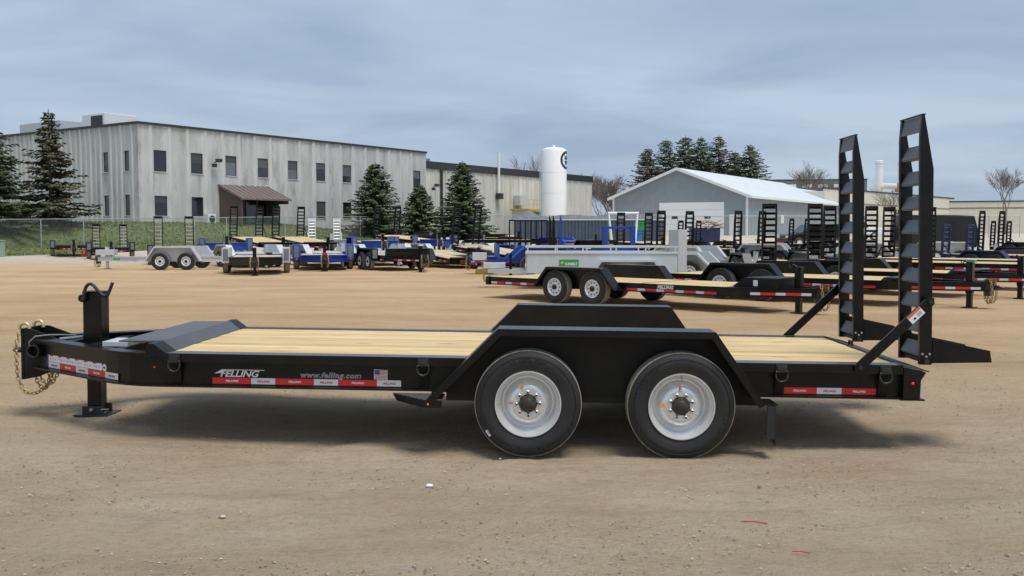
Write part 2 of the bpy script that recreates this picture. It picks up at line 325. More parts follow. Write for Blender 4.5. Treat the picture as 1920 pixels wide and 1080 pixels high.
def pebbles():
    mb = MB(); r = random.Random(3)
    for i in range(34000):
        y = 3.2 + 10 * r.random() ** 1.3; x = (r.random() * 2 - 1) * (y * 0.58 + 0.5)
        if noise.noise(Vector((x * 0.8, y * 1.6, 5))) < -0.15 + 0.3 * r.random(): continue
        s = 0.0022 + 0.0075 * r.random() ** 4
        a = r.random() * 6.3; ca, sa = math.cos(a), math.sin(a); sx, sy, sz = s * (0.8 + r.random()), s * (0.7 + 0.6 * r.random()), s * 0.7
        zg = 0.066 * sstep(-1.3, -3.6, x) * sstep(4.5, 7.5, y)
        P = []
        for q in ((1, 0, 0), (-1, 0, 0), (0, 1, 0), (0, -1, 0), (0, 0, 1), (0, 0, -0.6)):
            qx, qy = q[0] * sx, q[1] * sy; P.append((x + qx * ca - qy * sa, y + qx * sa + qy * ca, 0.002 + zg + q[2] * sz))
        mb.cm = 0 if r.random() < 0.6 else (1 if r.random() < 0.6 else 2)
        mb.add(P, [(0, 2, 4), (2, 1, 4), (1, 3, 4), (3, 0, 4), (2, 0, 5), (1, 2, 5), (3, 1, 5), (0, 3, 5)])
    pm = [mat('pebble_dark', (0.24, 0.195, 0.145), 0.9), mat('pebble_tan', (0.38, 0.305, 0.215), 0.9), mat('pebble_pale', (0.46, 0.42, 0.36), 0.9)]
    o = mb.build('gravel', pm); tag(o, 'loose grit and pebbles scattered over the dirt yard', 'gravel', kind='stuff')
pebbles()
# ------------------------------------------------------------------ trailer pieces shared by the yard
def tyre_mesh(Rr, rim, w, n):
    # outer sidewall at y = 0, inner at y = w; axis along y
    def fn():
        pr = [(rim, 0.012), (rim + 0.012, 0.002), (rim + (Rr - rim) * 0.45, -0.006), (rim + (Rr - rim) * 0.62, -0.008), (Rr - 0.038, 0.004), (Rr - 0.018, 0.012), (Rr - 0.006, 0.026)]
        g = []
        k = 5; a, b = 0.030, w - 0.030
        for i in range(k):
            u0 = a + (b - a) * i / k; u1 = a + (b - a) * (i + 1) / k - 0.008
            g += [(Rr, u0), (Rr, u1), (Rr - 0.009, u1 + 0.001), (Rr - 0.009, u1 + 0.007)]
        pr2 = [(Rr - 0.006, w - 0.026), (Rr - 0.038, w - 0.004), (rim + (Rr - rim) * 0.5, w + 0.006), (rim, w - 0.012)]
        mb = MB(); mb.lathe(pr, n); nf = len(mb.f); mb.cm = 1; mb.lathe([pr[-1]] + g + [pr2[0]], n); mb.cm = 0; mb.lathe(pr2, n)
        # raised sidewall rib
        mb.lathe([(rim + (Rr - rim) * 0.70, -0.0075), (rim + (Rr - rim) * 0.71, -0.0105), (rim + (Rr - rim) * 0.725, -0.0105), (rim + (Rr - rim) * 0.735, -0.0062)], n)
        return mb.mesh('tyre', [TYRE, TREAD], 35)
    return cached(('tyre', Rr, rim, w, n), fn)
def rim_white_mesh(rim, n):
    def fn():
        mb = MB(); mb.lathe([(rim + 0.004, 0.014), (rim + 0.004, 0.0), (rim - 0.008, -0.002), (rim - 0.014, 0.012), (rim - 0.026, 0.05), (rim - 0.045, 0.06), (rim * 0.72, 0.035), (rim * 0.5, 0.03), (rim * 0.36, 0.02), (0.0, 0.02)], n)
        return mb.mesh('rim', RIMW, 40)
    return cached(('rimw', rim, n), fn)
def rimholes_mesh(rim, k=10):
    def fn():
        mb = MB()
        for i in range(k):
            a = 2 * math.pi * i / k; mb.lathe([(0.0, 0), (0.016, 0), (0.016, 0.01)], 8, (rim * 0.66 * math.cos(a), 0.026, rim * 0.66 * math.sin(a)))
        return mb.mesh('vent_holes', INKB)
    return cached(('rimh', rim, k), fn)
def hub_mesh():
    def fn():
        mb = MB(); mb.lathe([(0.062, 0.03), (0.062, -0.012), (0.054, -0.022), (0.034, -0.026), (0.034, -0.048), (0.024, -0.054), (0, -0.054)], 18); return mb.mesh('hub', AXLE, 40)
    return cached('hubm', fn)
def wheel(parent, x, y, z, side, Rr=0.385, rim=0.205, w=0.225, n=28, detail=True, silver=False):
    """wheel with its outer face at local y; side -1 faces -y, +1 faces +y"""
    rot = (0, 0, 0) if side < 0 else (0, 0, math.pi)
    we = bpy.data.objects.new('wheel', None); COL.objects.link(we); we.parent = parent; we.location = (x, y, z); we.rotation_euler = rot; we.empty_display_size = 0.1
    obj('tyre', tyre_mesh(Rr, rim, w, n), we)
    obj('rim', rim_white_mesh(rim, n), we)
    if detail:
        obj('vent_holes', rimholes_mesh(rim), we); obj('hub', hub_mesh(), we)
    return we
def ramp_rung_mesh(w, m, key):
    def fn():
        mb = MB(); h = 0.098; d = 0.034; ch = 0.05
        # sloping upper leg (towards the deck and up) and a lower leg folding back under it
        mb.add([(0, 0, 0), (0, w, 0), (d, w - ch, h), (d, 0.01, h), (0.008, 0, -0.006), (0.008, w, -0.006), (d + 0.008, w - ch, h - 0.006), (d + 0.008, 0.01, h - 0.006)],
               [(0, 1, 2, 3), (7, 6, 5, 4), (0, 4, 5, 1), (1, 5, 6, 2), (2, 6, 7, 3), (3, 7, 4, 0)])
        mb.box(0.006, 0.060, 0, w, -0.012, -0.004)
        return mb.mesh('rung', m)
    return cached(('rung', w, key), fn)
def chain_mesh(pts, link=0.046, wire=0.0048, wid=0.015, n=8, k=5):
    P = [Vector(p) for p in pts]; mb = MB(); d = 0.0; i = 0; segs = []
    # resample
    out = [P[0]]; acc = 0.0
    for a, b in zip(P[:-1], P[1:]):
        L = (b - a).length; t = link * 0.72 - acc
        while t <= L: out.append(a + (b - a) * (t / L)); t += link * 0.72
        acc = L - (t - link * 0.72)
    for j in range(len(out) - 1):
        a, b = out[j], out[j + 1]; t = (b - a).normalized(); u = t.orthogonal().normalized()
        if j % 2: u = t.cross(u)
        c = (a + b) / 2; ring = []
        for q in range(n):
            an = 2 * math.pi * (q + 0.5) / n; ring.append(c + t * (math.cos(an) * link * 0.5) + u * (math.sin(an) * wid))
        mb.tube(ring, wire, k, closed=True)
    return mb

# ------------------------------------------------------------------ the main trailer
T = thing('equipment_trailer', 'large black equipment trailer with pine deck and raised ramps in the foreground', 'trailer', (0.71, 8.42, 0.02), (0, R(0.75), R(-1.5)))
BV = 0.003
def sweep(path, prof):
    """closed profile [(offset outward, z)] swept along a 2-D path"""
    mb = MB(); n = len(prof); v = []
    for i, p in enumerate(path):
        a = Vector(path[max(0, i - 1)]); b = Vector(path[min(len(path) - 1, i + 1)])
        if 0 < i < len(path) - 1:
            t0 = (Vector(p) - a).normalized(); t1 = (b - Vector(p)).normalized(); t = (t0 + t1).normalized(); k = 1 / max(0.5, t.dot(t0))
        else: t = (b - a).normalized(); k = 1
        nn = Vector((t.y, -t.x)) * k
        for o, z in prof: v.append((p[0] + nn.x * o, p[1] + nn.y * o, z))
    f = [(i * n + q, i * n + (q + 1) % n, (i + 1) * n + (q + 1) % n, (i + 1) * n + q) for i in range(len(path) - 1) for q in range(n)]
    f += [tuple(range(n))[::-1], tuple(range((len(path) - 1) * n, len(path) * n))]
    mb.add(v, f); return mb
zt, zb = 0.668, 0.408
path = [(-4.80, -0.155), (-3.92, -0.795), (-3.80, -0.872), (-3.68, -0.93), (-3.55, -0.968), (-3.42, -0.98), (-2.0, -0.98), (2.27, -0.98)]
Iprof = [(0.055, zt), (0.055, zt - 0.014), (0.006, zt - 0.02), (0.006, zb + 0.02), (0.055, zb + 0.014), (0.055, zb), (-0.07, zb), (-0.07, zb + 0.014), (-0.006, zb + 0.02), (-0.006, zt - 0.02), (-0.07, zt - 0.014), (-0.07, zt)]
for s in (1, -1):
    mb = sweep(path, Iprof)
    if s < 0: mb.v = [(x, -y, z) for x, y, z in mb.v]
    mb.build('side_beam', BLACK, T, bevel=0.002)
    # rub rail along the deck edge
    y0, y1 = (-1.052, -1.037) if s > 0 else (1.037, 1.052)
    MB().box(-3.36, 2.26, y0, y1, zt - 0.066, zt + 0.004).build('rub_rail', BLACK, T, bevel=BV)
    MB().box(-3.36, 2.26, *((-1.037, -0.885) if s > 0 else (1.0, 1.037)), zt - 0.004, zt + 0.003).build('deck_edge_plate', mat('edge_plate', (0.15, 0.148, 0.155), 0.34, metal=0.6, dust=0.12), T, bevel=0.001)
# cross members, axles, undercarriage
for i in range(12):
    x = -3.2 + i * 0.46
    box('cross_member', AXLE, T, x, x + 0.05, -0.97, 0.97, 0.52, 0.61)
for x in (-0.563, 0.566):
    MB().tube([(x, -1.16, 0.36), (x, 1.16, 0.36)], 0.063, 14).build('axle', AXLE, T, smooth=40)
for s in (-1, 1):
    box('spring_hanger', AXLE, T, -1.2, 1.2, s * 0.93 - 0.03, s * 0.93 + 0.03, 0.33, 0.42)
# deck boards
nb = 12; y = -0.88; wbd = (0.995 + 0.88) / nb
pl = MB().box(-3.36, 2.24, 0.001, wbd - 0.002, -0.042, 0).mesh('deck_board', WOOD)
for i in range(nb):
    o = obj('deck_board', pl, T, 0.0015, (0, -0.88 + i * wbd, zt - 0.001 + rnd.uniform(-0.0025, 0.0025)))
# low sloped bulkhead at the front of the deck
MB().prism([(-3.355, zt + 0.004), (-3.455, 0.746), (-3.81, 0.740), (-3.81, 0.728), (-3.50, 0.728), (-3.50, zt - 0.03), (-3.36, zt - 0.03)], -0.84, 0.84).build('bulkhead', mat('bulkhead_paint', (0.13, 0.127, 0.13), 0.36, metal=0.6, dust=0.2), T, bevel=BV)
for s in (-1, 1):
    MB().prism([(-3.352, zt - 0.03), (-3.352, zt + 0.004), (-3.452, 0.744), (-3.50, 0.744), (-3.53, zt - 0.03)], s * 1.048, s * 0.84).build('bulkhead_end', BLACKF, T, bevel=BV)
# tongue cross pieces
box('tongue_crossbar', BLACKF, T, -4.30, -4.22, -0.50, 0.50, 0.46, 0.64, BV)
box('tongue_crossbar', BLACKF, T, -4.60, -4.52, -0.28, 0.28, 0.46, 0.64, BV)
box('tongue_crossbar', BLACKF, T, -3.90, -3.82, -0.78, 0.78, 0.44, 0.66, BV)
MB().box(-4.05, -3.84, -0.60, -0.30, 0.66, 0.70).build('document_box', GALV, T, bevel=BV)
MB().tube([(-4.58, -0.24, 0.672), (-4.42, 0.02, 0.675)], 0.014, 8).build('brace_bar', STEEL, T)
# fenders
fpoly = [(-1.312, 0.397), (-0.790, 0.927), (0.800, 0.927), (1.172, 0.40)]
for s in (-1, 1):
    mb = MB()
    if s > 0: fpoly = [(-1.22, 0.397), (-0.695, 0.927), (0.798, 0.927), (1.172, 0.40)]
    def off(poly, d):
        out = []
        for i, p in enumerate(poly):
            a = Vector(poly[max(0, i - 1)]); b = Vector(poly[min(len(poly) - 1, i + 1)]); P = Vector(p)
            if 0 < i < len(poly) - 1: t0 = (P - a).normalized(); t1 = (b - P).normalized(); t = (t0 + t1).normalized(); k = 1 / t.dot(t0)
            else: t = (b - a).normalized(); k = 1
            out.append((P.x + t.y * d * k, P.y - t.x * d * k))
        return out
    inner = off(fpoly, 0.008); lip = off(fpoly, 0.052)
    yo, yi = s * 1.325, s * 1.056
    mb.prism(fpoly + inner[::-1], yo, yi); fen = mb.build('fender', BLACK, T, bevel=0.003)
    MB().prism(off(fpoly, 0.0085) + lip[::-1], s * 1.324, s * 1.316).build('outer_lip', BLACK, fen, bevel=0.002)
    sk = off(fpoly, 0.010)
    MB().prism([(sk[0][0] + 0.0, sk[0][1] + 0.02), sk[1], sk[2], (sk[3][0], sk[3][1] + 0.02)], s * 1.066, s * 1.058).build('inner_skirt', BLACKF, fen)
    # step in front of the fender
    st = MB(); st.prism([(-1.60, s * 1.055), (-1.335, s * 1.322), (-1.20, s * 1.322), (-1.20, s * 1.055)], 0.392, 0.398, axis='z'); stp = st.build('step', TREADP, T)
    q = MB(); q.add([(-1.60, s * 1.056, 0.392), (-1.335, s * 1.323, 0.392), (-1.20, s * 1.323, 0.392), (-1.335, s * 1.323, 0.335), (-1.20, s * 1.323, 0.335), (-1.57, s * 1.056, 0.338),
                     (-1.60, s * 1.046, 0.392), (-1.335, s * 1.311, 0.392), (-1.20, s * 1.311, 0.392), (-1.335, s * 1.311, 0.335), (-1.20, s * 1.311, 0.335), (-1.57, s * 1.046, 0.338)],
                    [(0, 1, 3, 5), (1, 2, 4, 3), (6, 11, 9, 7), (7, 9, 10, 8), (5, 3, 9, 11), (3, 4, 10, 9), (0, 5, 11, 6), (2, 8, 10, 4)])
    q.build('step_skirt', BLACKF, stp)
    MB().lathe([(0.008, 0), (0.008, s * 0.006), (0.005, s * 0.010), (0, s * 0.010)], 12, (-1.30, s * 1.325, 0.362)).build('amber_marker_lamp', AMBER, stp)
    # rear bracket and mud flap
    box('flap_bracket', BLACK, T, 1.165, 1.262, min(s * 1.07, s * 1.325), max(s * 1.07, s * 1.325), 0.395, 0.405, 0.002)
    MB().prism([(1.18, 0.394), (1.255, 0.394), (1.255, 0.10), (1.18, 0.15)], s * 1.318, s * 1.07).build('mud_flap_frame', BLACKF, T) if False else None
    fl = MB(); 
    fl.add([(1.245, s * 1.07, 0.395), (1.245, s * 1.32, 0.395), (1.250, s * 1.32, 0.10), (1.245, s * 1.07, 0.13), (1.252, s * 1.07, 0.395), (1.252, s * 1.32, 0.395), (1.257, s * 1.32, 0.10), (1.252, s * 1.07, 0.13)],
           [(0, 1, 2, 3), (7, 6, 5, 4), (0, 4, 5, 1), (1, 5, 6, 2), (2, 6, 7, 3), (3, 7, 4, 0)])
    fl.box(1.188, 1.245, s * 1.316, s * 1.322, 0.145, 0.395)
    fl.build('mud_flap', mat('flap_rubber', (0.02, 0.02, 0.02), 0.7), T)
# D-rings, gussets, marker lamps
for s in (-1, 1):
    for x in (-3.283, -1.368, 1.347, 2.127):
        br = MB(); br.box(x - 0.042, x + 0.042, s * 1.053, s * 1.066, 0.600, 0.664); br.box(x - 0.034, x + 0.034, s * 1.053, s * 1.078, 0.618, 0.652)
        b_ = br.build('ring_bracket', DARKSTEEL, T, bevel=0.002)
        pts = [(x - 0.045, s * 1.068, 0.612)] + [(x - 0.045 * math.cos(a), s * 1.072, 0.580 - 0.045 * math.sin(a)) for a in [math.pi * i / 10 for i in range(11)]] + [(x + 0.045, s * 1.068, 0.612)]
        MB().tube(pts, 0.0085, 8, closed=True).build('tie_ring', DARKSTEEL, b_, smooth=50)
        MB().prism([(s * 1.036, 0.60), (s * 0.987, 0.60), (s * 0.987, 0.424), (s * 1.0, 0.424)], x - 0.036, x + 0.036, axis='x').build('gusset', BLACKF, T)
def marker(x, y, z, m, ax=0):
    MB().lathe([(0.007, 0.002), (0.007, -0.005), (0.004, -0.008), (0, -0.008)], 12, (x, y, z)).build('marker_lamp', m, T)
marker(-3.467, -0.987, 0.555, AMBER)
# tail end: sloping grip plate and square end box
MB().prism([(2.262, zt + 0.006), (2.455, 0.630), (2.455, 0.622), (2.262, 0.655)], -1.052, 1.052).build('tail_plate', TREADP, T)
MB().prism([(2.266, 0.652), (2.435, 0.619), (2.398, 0.560), (2.394, 0.416), (2.266, 0.416)], -1.050, 1.050).build('tail_box', BLACK, T, bevel=BV)
box('tail_foot_plate', BLACKF, T, 2.25, 2.43, -1.053, 1.053, 0.404, 0.414)
MB().lathe([(0.011, 0.0), (0.011, -0.006), (0.006, -0.011), (0, -0.011)], 12, (2.335, -1.0505, 0.535)).build('marker_lamp', REDL, T)
for x, yy in ((2.30, -0.35), (2.30, 0.32)):
    MB().tube([(x, yy - 0.05, 0.66), (x, yy - 0.035, 0.70), (x, yy + 0.035, 0.70), (x, yy + 0.05, 0.66)], 0.012, 8).build('rear_hook', BLACKF, T)
# ramps standing upright
def main_ramp(y0, y1, s):
    Rm = bpy.data.objects.new('ramp', None); COL.objects.link(Rm); Rm.parent = T; Rm.empty_display_size = 0.2
    rail = [(2.400, 0.672), (2.344, 2.40), (2.352, 2.552), (2.372, 2.552), (2.452, 2.15), (2.492, 0.672)]
    for ya in (y0, y1 - 0.038): MB().prism(rail, ya, ya + 0.038).build('ramp_rail', BLACK, Rm, bevel=0.003)
    key = 'main'; w = y1 - y0 - 0.076
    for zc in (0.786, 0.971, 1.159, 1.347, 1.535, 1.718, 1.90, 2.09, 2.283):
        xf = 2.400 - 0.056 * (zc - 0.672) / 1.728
        o = obj('rung', ramp_rung_mesh(w, mat('rung_lit_grey', (0.11, 0.115, 0.13), 0.42, metal=0.25, dust=0.12), key), Rm, 0, (xf + 0.006, y0 + 0.038, zc - 0.045))  # rungs greyer than the rails: skylight on their faces painted into the colour
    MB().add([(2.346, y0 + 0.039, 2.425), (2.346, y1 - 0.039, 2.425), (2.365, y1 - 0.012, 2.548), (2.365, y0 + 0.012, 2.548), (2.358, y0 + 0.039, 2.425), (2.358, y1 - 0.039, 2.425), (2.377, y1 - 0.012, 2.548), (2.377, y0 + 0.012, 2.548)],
             [(0, 1, 2, 3), (7, 6, 5, 4), (0, 4, 5, 1), (1, 5, 6, 2), (2, 6, 7, 3), (3, 7, 4, 0)]).build('end_plate', mat('rung_lit_grey', (0.05, 0.053, 0.06)), Rm)
    box('end_cap', BLACK, Rm, 2.348, 2.378, y0 - 0.004, y1 + 0.004, 2.553, 2.561)
    foot = [(2.494, 0.684), (2.942, 0.697), (2.926, 0.786), (2.494, 0.872)]
    for ya in (y0 + 0.002, y1 - 0.014): MB().prism(foot, ya, ya + 0.012).build('foot_plate', BLACKF, Rm, bevel=0.002)
    MB().prism([(2.50, 0.70), (2.93, 0.712), (2.93, 0.720), (2.50, 0.708)], y0 + 0.014, y1 - 0.014).build('foot_web', BLACKF, Rm)
    MB().tube([(2.446, y0 - 0.02, 0.70), (2.446, y1 + 0.02, 0.70)], 0.02, 10).build('hinge_pin', DARKSTEEL, Rm)
    for dx, dz in ((-0.03, 0.755), (0.025, 0.755), (0.0, 0.735)):
        MB().lathe([(0, -0.008), (0.010, -0.008), (0.010, 0.004)], 6, (2.446 + dx, y0, dz)).build('bolt', STEEL, Rm)
    return Rm
rmN = main_ramp(-1.00, -0.555, -1); rmF = main_ramp(0.555, 1.00, 1)
tag(rmN, 'near upright ramp with a white and orange sticker on its brace'); tag(rmF, 'far upright ramp')
# brace arms
def arm(y, t=0.012):
    a, b = Vector((1.912, 0.645)), Vector((2.438, 1.165)); d = (b - a).normalized(); n = Vector((-d.y, d.x)) * 0.036
    poly = [tuple(a - n), tuple(b - n), tuple(b + d * 0.03), tuple(b + n), tuple(a + n), tuple(a - d * 0.03)]
    o = MB().prism(poly, y - t, y + t).build('ramp_brace', BLACK, T, bevel=0.003)
    MB().tube([(2.43, y - 0.03, 1.155), (2.43, y + 0.03, 1.155)], 0.018, 10).build('pivot_bolt', DARKSTEEL, o)
    MB().tube([(1.925, y - 0.025, 0.655), (1.925, y + 0.025, 0.655)], 0.014, 10).build('pivot_bolt', DARKSTEEL, o)
    return o, a, d
o, a, d = arm(-1.072); arm(1.072)
def decal(parent, pts, m, name='decal'):
    return MB().add(pts, [tuple(range(len(pts)))]).build(name, m, parent)
n = Vector((-d.y, d.x))
def armquad(u0, u1, v0, v1, yy, m, nm):
    P = [a + d * u + n * v for u, v in ((u0, v0), (u1, v0), (u1, v1), (u0, v1))]
    return decal(o, [(p.x, yy, p.y) for p in P], m, nm)
armquad(0.52, 0.645, -0.033, 0.033, -1.0865, INKW, 'warning_sticker'); armquad(0.522, 0.643, 0.014, 0.032, -1.0872, ORANGE, 'warning_band'); armquad(0.55, 0.57, -0.02, -0.005, -1.0872, INKB, 'warning_symbol'); armquad(0.59, 0.63, -0.022, 0.006, -1.0872, INKG, 'warning_symbol')
# wheels
def main_wheel(x, s, ang, front):
    z = 0.370; Rr, rim, w = 0.3975, 0.243, 0.235
    we = bpy.data.objects.new('wheel', None); COL.objects.link(we); we.parent = T; we.location = (x, s * 1.30, z); we.rotation_euler = (0, 0, 0) if s < 0 else (0, 0, math.pi); we.empty_display_size = 0.1
    ty = obj('tyre', tyre_mesh(Rr, rim, w, 72), we)
    # moulded sidewall lettering
    for k in range(24):
        if k % 12 in (4, 9): continue
        base_ = (math.pi / 2 if front else math.pi * 0.8) + (math.pi if k > 11 else 0)
        an = base_ + (k % 12 - 5.5) * 0.07
        r0 = 0.335; mb = MB(); c, s_ = math.cos(an), math.sin(an)
        M = Matrix.Translation((r0 * c, -0.008, r0 * s_)) @ Matrix.Rotation(-an + math.pi / 2, 4, 'Y')
        mb.box(-0.0085, 0.0085, -0.0035, 0.002, -0.012, 0.012, M) if k % 3 else mb.box(-0.0085, -0.004, -0.0035, 0.002, -0.012, 0.012, M).box(-0.003, 0.0085, -0.0035, 0.002, 0.004, 0.012, M); mb.build('sidewall_letter', TYRE, ty)
    rm = obj('rim', cached('mrim', lambda: MB().lathe([(0.247, 0.020), (0.2475, 0.0), (0.244, -0.007), (0.238, -0.007), (0.233, 0.004), (0.229, 0.022), (0.214, 0.036), (0.206, 0.060), (0.2045, 0.105), (0.193, 0.122), (0.182, 0.122), (0.174, 0.110), (0.158, 0.075), (0.135, 0.050), (0.114, 0.040), (0.108, 0.041), (0.068, 0.041), (0.062, 0.055)], 72).mesh('rim', RIM, 35)), we)
    obj('hub', cached('mhub', lambda: MB().lathe([(0.064, 0.06), (0.064, 0.012), (0.060, 0.004), (0.044, 0.0), (0.040, -0.004), (0.036, -0.022), (0.032, -0.028), (0.018, -0.030), (0.017, -0.040), (0, -0.040)], 28).mesh('hub', HUB, 30)), we)
    for k in range(8):
        an = ang + k * math.pi / 4
        nt_ = obj('lug_nut', cached('lug', lambda: MB().lathe([(0.019, 0.0), (0.019, -0.007), (0.0145, -0.009), (0.0145, -0.028), (0.009, -0.032), (0.0085, -0.022), (0, -0.022)], 10).mesh('lug_nut', NUT, 30)), we, 0, (0.087 * math.cos(an), 0.041, 0.087 * math.sin(an)))
        MB().lathe([(0, -0.0305), (0.0065, -0.0305), (0.0065, -0.027)], 8).build('stud', INKB, nt_)
    if s < 0:
        va = math.pi * 1.02 if front else math.pi / 2
        MB().tube([(0.205 * math.cos(va), 0.05, 0.205 * math.sin(va)), (0.198 * math.cos(va), 0.018, 0.198 * math.sin(va))], 0.0045, 8).build('valve_stem', ZINC, we)
        def stick(r, an, wd, ht, rot, m, nm, yy=0.0):
            M = Matrix.Translation((r * math.cos(an), yy, r * math.sin(an))) @ Matrix.Rotation(rot, 4, 'Y')
            mb = MB(); mb.box(-wd / 2, wd / 2, -0.0012, 0.0, -ht / 2, ht / 2, M); mb.build(nm, m, we)
        if front:
            stick(0.126, R(113), 0.022, 0.032, R(30), YELLOW, 'yellow_sticker', 0.0415); stick(0.128, R(177), 0.038, 0.018, 0, INKG, 'wheel_sticker', 0.0415); stick(0.128, R(180), 0.038, 0.007, 0, INKR, 'wheel_sticker', 0.0400)
            stick(0.362, R(217), 0.022, 0.050, R(-33), INKW, 'barcode_label', -0.0045); stick(0.362, R(217), 0.012, 0.034, R(-33), INKG, 'barcode', -0.006)
        else:
            stick(0.128, R(92), 0.018, 0.046, R(8), INKG, 'wheel_sticker', 0.0415); stick(0.129, R(96), 0.006, 0.046, R(8), INKR, 'wheel_sticker', 0.0400); stick(0.133, R(180), 0.042, 0.026, 0, YELLOW, 'yellow_sticker', 0.0415)
    return we
for x, fr in ((-0.563, True), (0.566, False)):
    for s in (-1, 1): main_wheel(x, s, R(2) if fr else R(22.5), fr)
# jack
jk = bpy.data.objects.new('jack', None); COL.objects.link(jk); jk.parent = T; jk.empty_display_size = 0.2
box('jack_tube', BLACK, jk, -4.452, -4.290, -0.08, 0.08, 0.34, 1.062, 0.006)
box('jack_leg', BLACK, jk, -4.432, -4.310, -0.06, 0.06, 0.0, 0.34, 0.005)
box('jack_cap', BLACKF, jk, -4.457, -4.285, -0.085, 0.085, 1.063, 1.073, 0.002)
MB().lathe([(0.034, 0.0), (0.034, -0.04), (0.028, -0.048), (0, -0.048)], 16, (-4.44, -0.081, 1.015)).build('gear_housing', BLACKF, jk, smooth=40)
MB().tube([(-4.425, -0.12, 1.02), (-4.418, -0.12, 1.07), (-4.405, -0.12, 1.11), (-4.385, -0.12, 1.135), (-4.358, -0.12, 1.142), (-4.333, -0.12, 1.125), (-4.300, -0.12, 1.085), (-4.268, -0.12, 1.05), (-4.235, -0.12, 1.035), (-4.212, -0.12, 1.05), (-4.195, -0.12, 1.09), (-4.170, -0.12, 1.155)], 0.0145, 10).build('crank_handle', DARKSTEEL, jk, smooth=50)
MB().tube([(-4.43, -0.08, 1.01), (-4.43, -0.135, 1.01)], 0.016, 10).build('crank_shaft', DARKSTEEL, jk)
MB().box(-4.52, -4.22, -0.15, 0.15, -0.012, 0.0).box(-4.46, -4.28, -0.10, -0.085, 0.0, 0.07).box(-4.46, -4.28, 0.085, 0.10, 0.0, 0.07).build('jack_foot', DARKSTEEL, jk, bevel=0.002)
MB().tube([(-4.37, -0.13, 0.045), (-4.37, 0.13, 0.045)], 0.014, 8).tube([(-4.25, -0.13, 0.02), (-4.21, -0.13, 0.055), (-4.28, -0.13, 0.05)], 0.006, 6).build('foot_pin', STEEL, jk)
# nose: hitch plates, lunette eye, cross tube, hooks, chains
for s in (-1, 1):
    MB().prism([(-4.93, 0.748), (-4.87, 0.748), (-4.62, 0.66), (-4.66, 0.40), (-4.80, 0.335), (-4.93, 0.308)], s * 0.150, s * 0.165).build('hitch_plate', BLACKF, T, bevel=0.002)
box('hitch_front_plate', BLACKF, T, -4.955, -4.931, -0.17, 0.17, 0.308, 0.750, 0.003)
MB().lathe([(0.055, -0.24), (0.055, 0.24), (0.046, 0.24), (0.046, -0.24)], 24, (-4.815, 0, 0.562), closed=True).build('hitch_cross_tube', DARKSTEEL, T, smooth=40)
eye = [(-5.035 + 0.055 * math.cos(2 * math.pi * i / 20), 0.055 * math.sin(2 * math.pi * i / 20), 0.545) for i in range(20)]
MB().tube(eye, 0.019, 10, closed=True).box(-4.99, -4.955, -0.05, 0.05, 0.50, 0.59).build('lunette_eye', DARKSTEEL, T, smooth=50)
for s in (-1, 1):
    hk = [(-4.985, s * 0.12, 0.72), (-4.990, s * 0.12, 0.765), (-4.965, s * 0.12, 0.79), (-4.93, s * 0.12, 0.792), (-4.905, s * 0.12, 0.77), (-4.905, s * 0.12, 0.735)]
    MB().tube(hk, 0.016, 8).build('safety_hook', mat('pale_zinc', (0.58, 0.50, 0.24), 0.4, metal=0.4), T, smooth=50)
c1 = [(-4.987, -0.13, 0.72), (-5.000, -0.16, 0.62), (-4.995, -0.17, 0.45), (-4.985, -0.17, 0.33), (-4.95, -0.17, 0.23), (-4.90, -0.16, 0.185), (-4.84, -0.14, 0.185), (-4.77, -0.12, 0.23), (-4.72, -0.11, 0.31), (-4.70, -0.10, 0.40)]
c2 = [(-4.987, 0.12, 0.72), (-4.985, 0.13, 0.55), (-4.97, 0.13, 0.38), (-4.93, 0.13, 0.26), (-4.88, 0.12, 0.215), (-4.82, 0.11, 0.24), (-4.77, 0.10, 0.32), (-4.75, 0.10, 0.42)]
c3 = [(-4.90, -0.05, 0.36), (-4.87, -0.05, 0.25), (-4.82, -0.04, 0.20), (-4.78, -0.04, 0.26), (-4.77, -0.04, 0.40)]
for c in (c1, c2, c3): chain_mesh(c).build('safety_chain', ZINC, T, smooth=60)
MB().tube([(-4.86, -0.20, 0.58), (-4.86, -0.21, 0.64), (-4.80, -0.22, 0.69), (-4.70, -0.18, 0.70), (-4.62, -0.10, 0.695), (-4.55, 0.0, 0.68)], 0.006, 6).build('breakaway_cable', STEEL, T, smooth=50)
# reflective tape with small lettering
def face(x, yy, z, nx=1.0, ny=0.0):          # matrix that stands text upright on a plane whose horizontal runs along (nx, ny)
    return Matrix(((nx, 0, ny, x), (ny, 0, -nx, yy), (0, 1, 0, z), (0, 0, 0, 1)))
tapetxt = {True: text_mesh('FELLING', 0.021, INKW, 0.3, 0.0006, align='CENTER', sx=1.25), False: text_mesh('FELLING', 0.021, INKR, 0.3, 0.0006, align='CENTER', sx=1.25)}
def tape_row(x0, y0, nx, ny, z0, h, widths, start_red):
    u = 0; red = start_red
    for wd in widths:
        x, yy = x0 + nx * u, y0 + ny * u; x1, y1 = x0 + nx * (u + wd), y0 + ny * (u + wd)
        t_ = decal(T, [(x, yy, z0), (x1, y1, z0), (x1, y1, z0 + h), (x, yy, z0 + h)], RED if red else TAPEW, 'reflective_tape')
        tx = obj('tape_lettering', tapetxt[red], t_); px, py = (x + x1) / 2 + ny * 0.0012, (yy + y1) / 2 - nx * 0.0012
        tx.matrix_local = face(px, py, z0 + h * 0.33, nx, ny)
        u += wd; red = not red
Yw = -0.988
tape_row(-3.013, Yw - 0.0005, 1, 0, 0.434, 0.048, (0.302, 0.187) * 3, True)
tape_row(1.372, Yw - 0.0005, 1, 0, 0.434, 0.048, (0.265, 0.187, 0.26), True)
dx, dy = Vector((-3.92 + 4.80, -0.795 + 0.155)).normalized(); no = (dy, -dx)
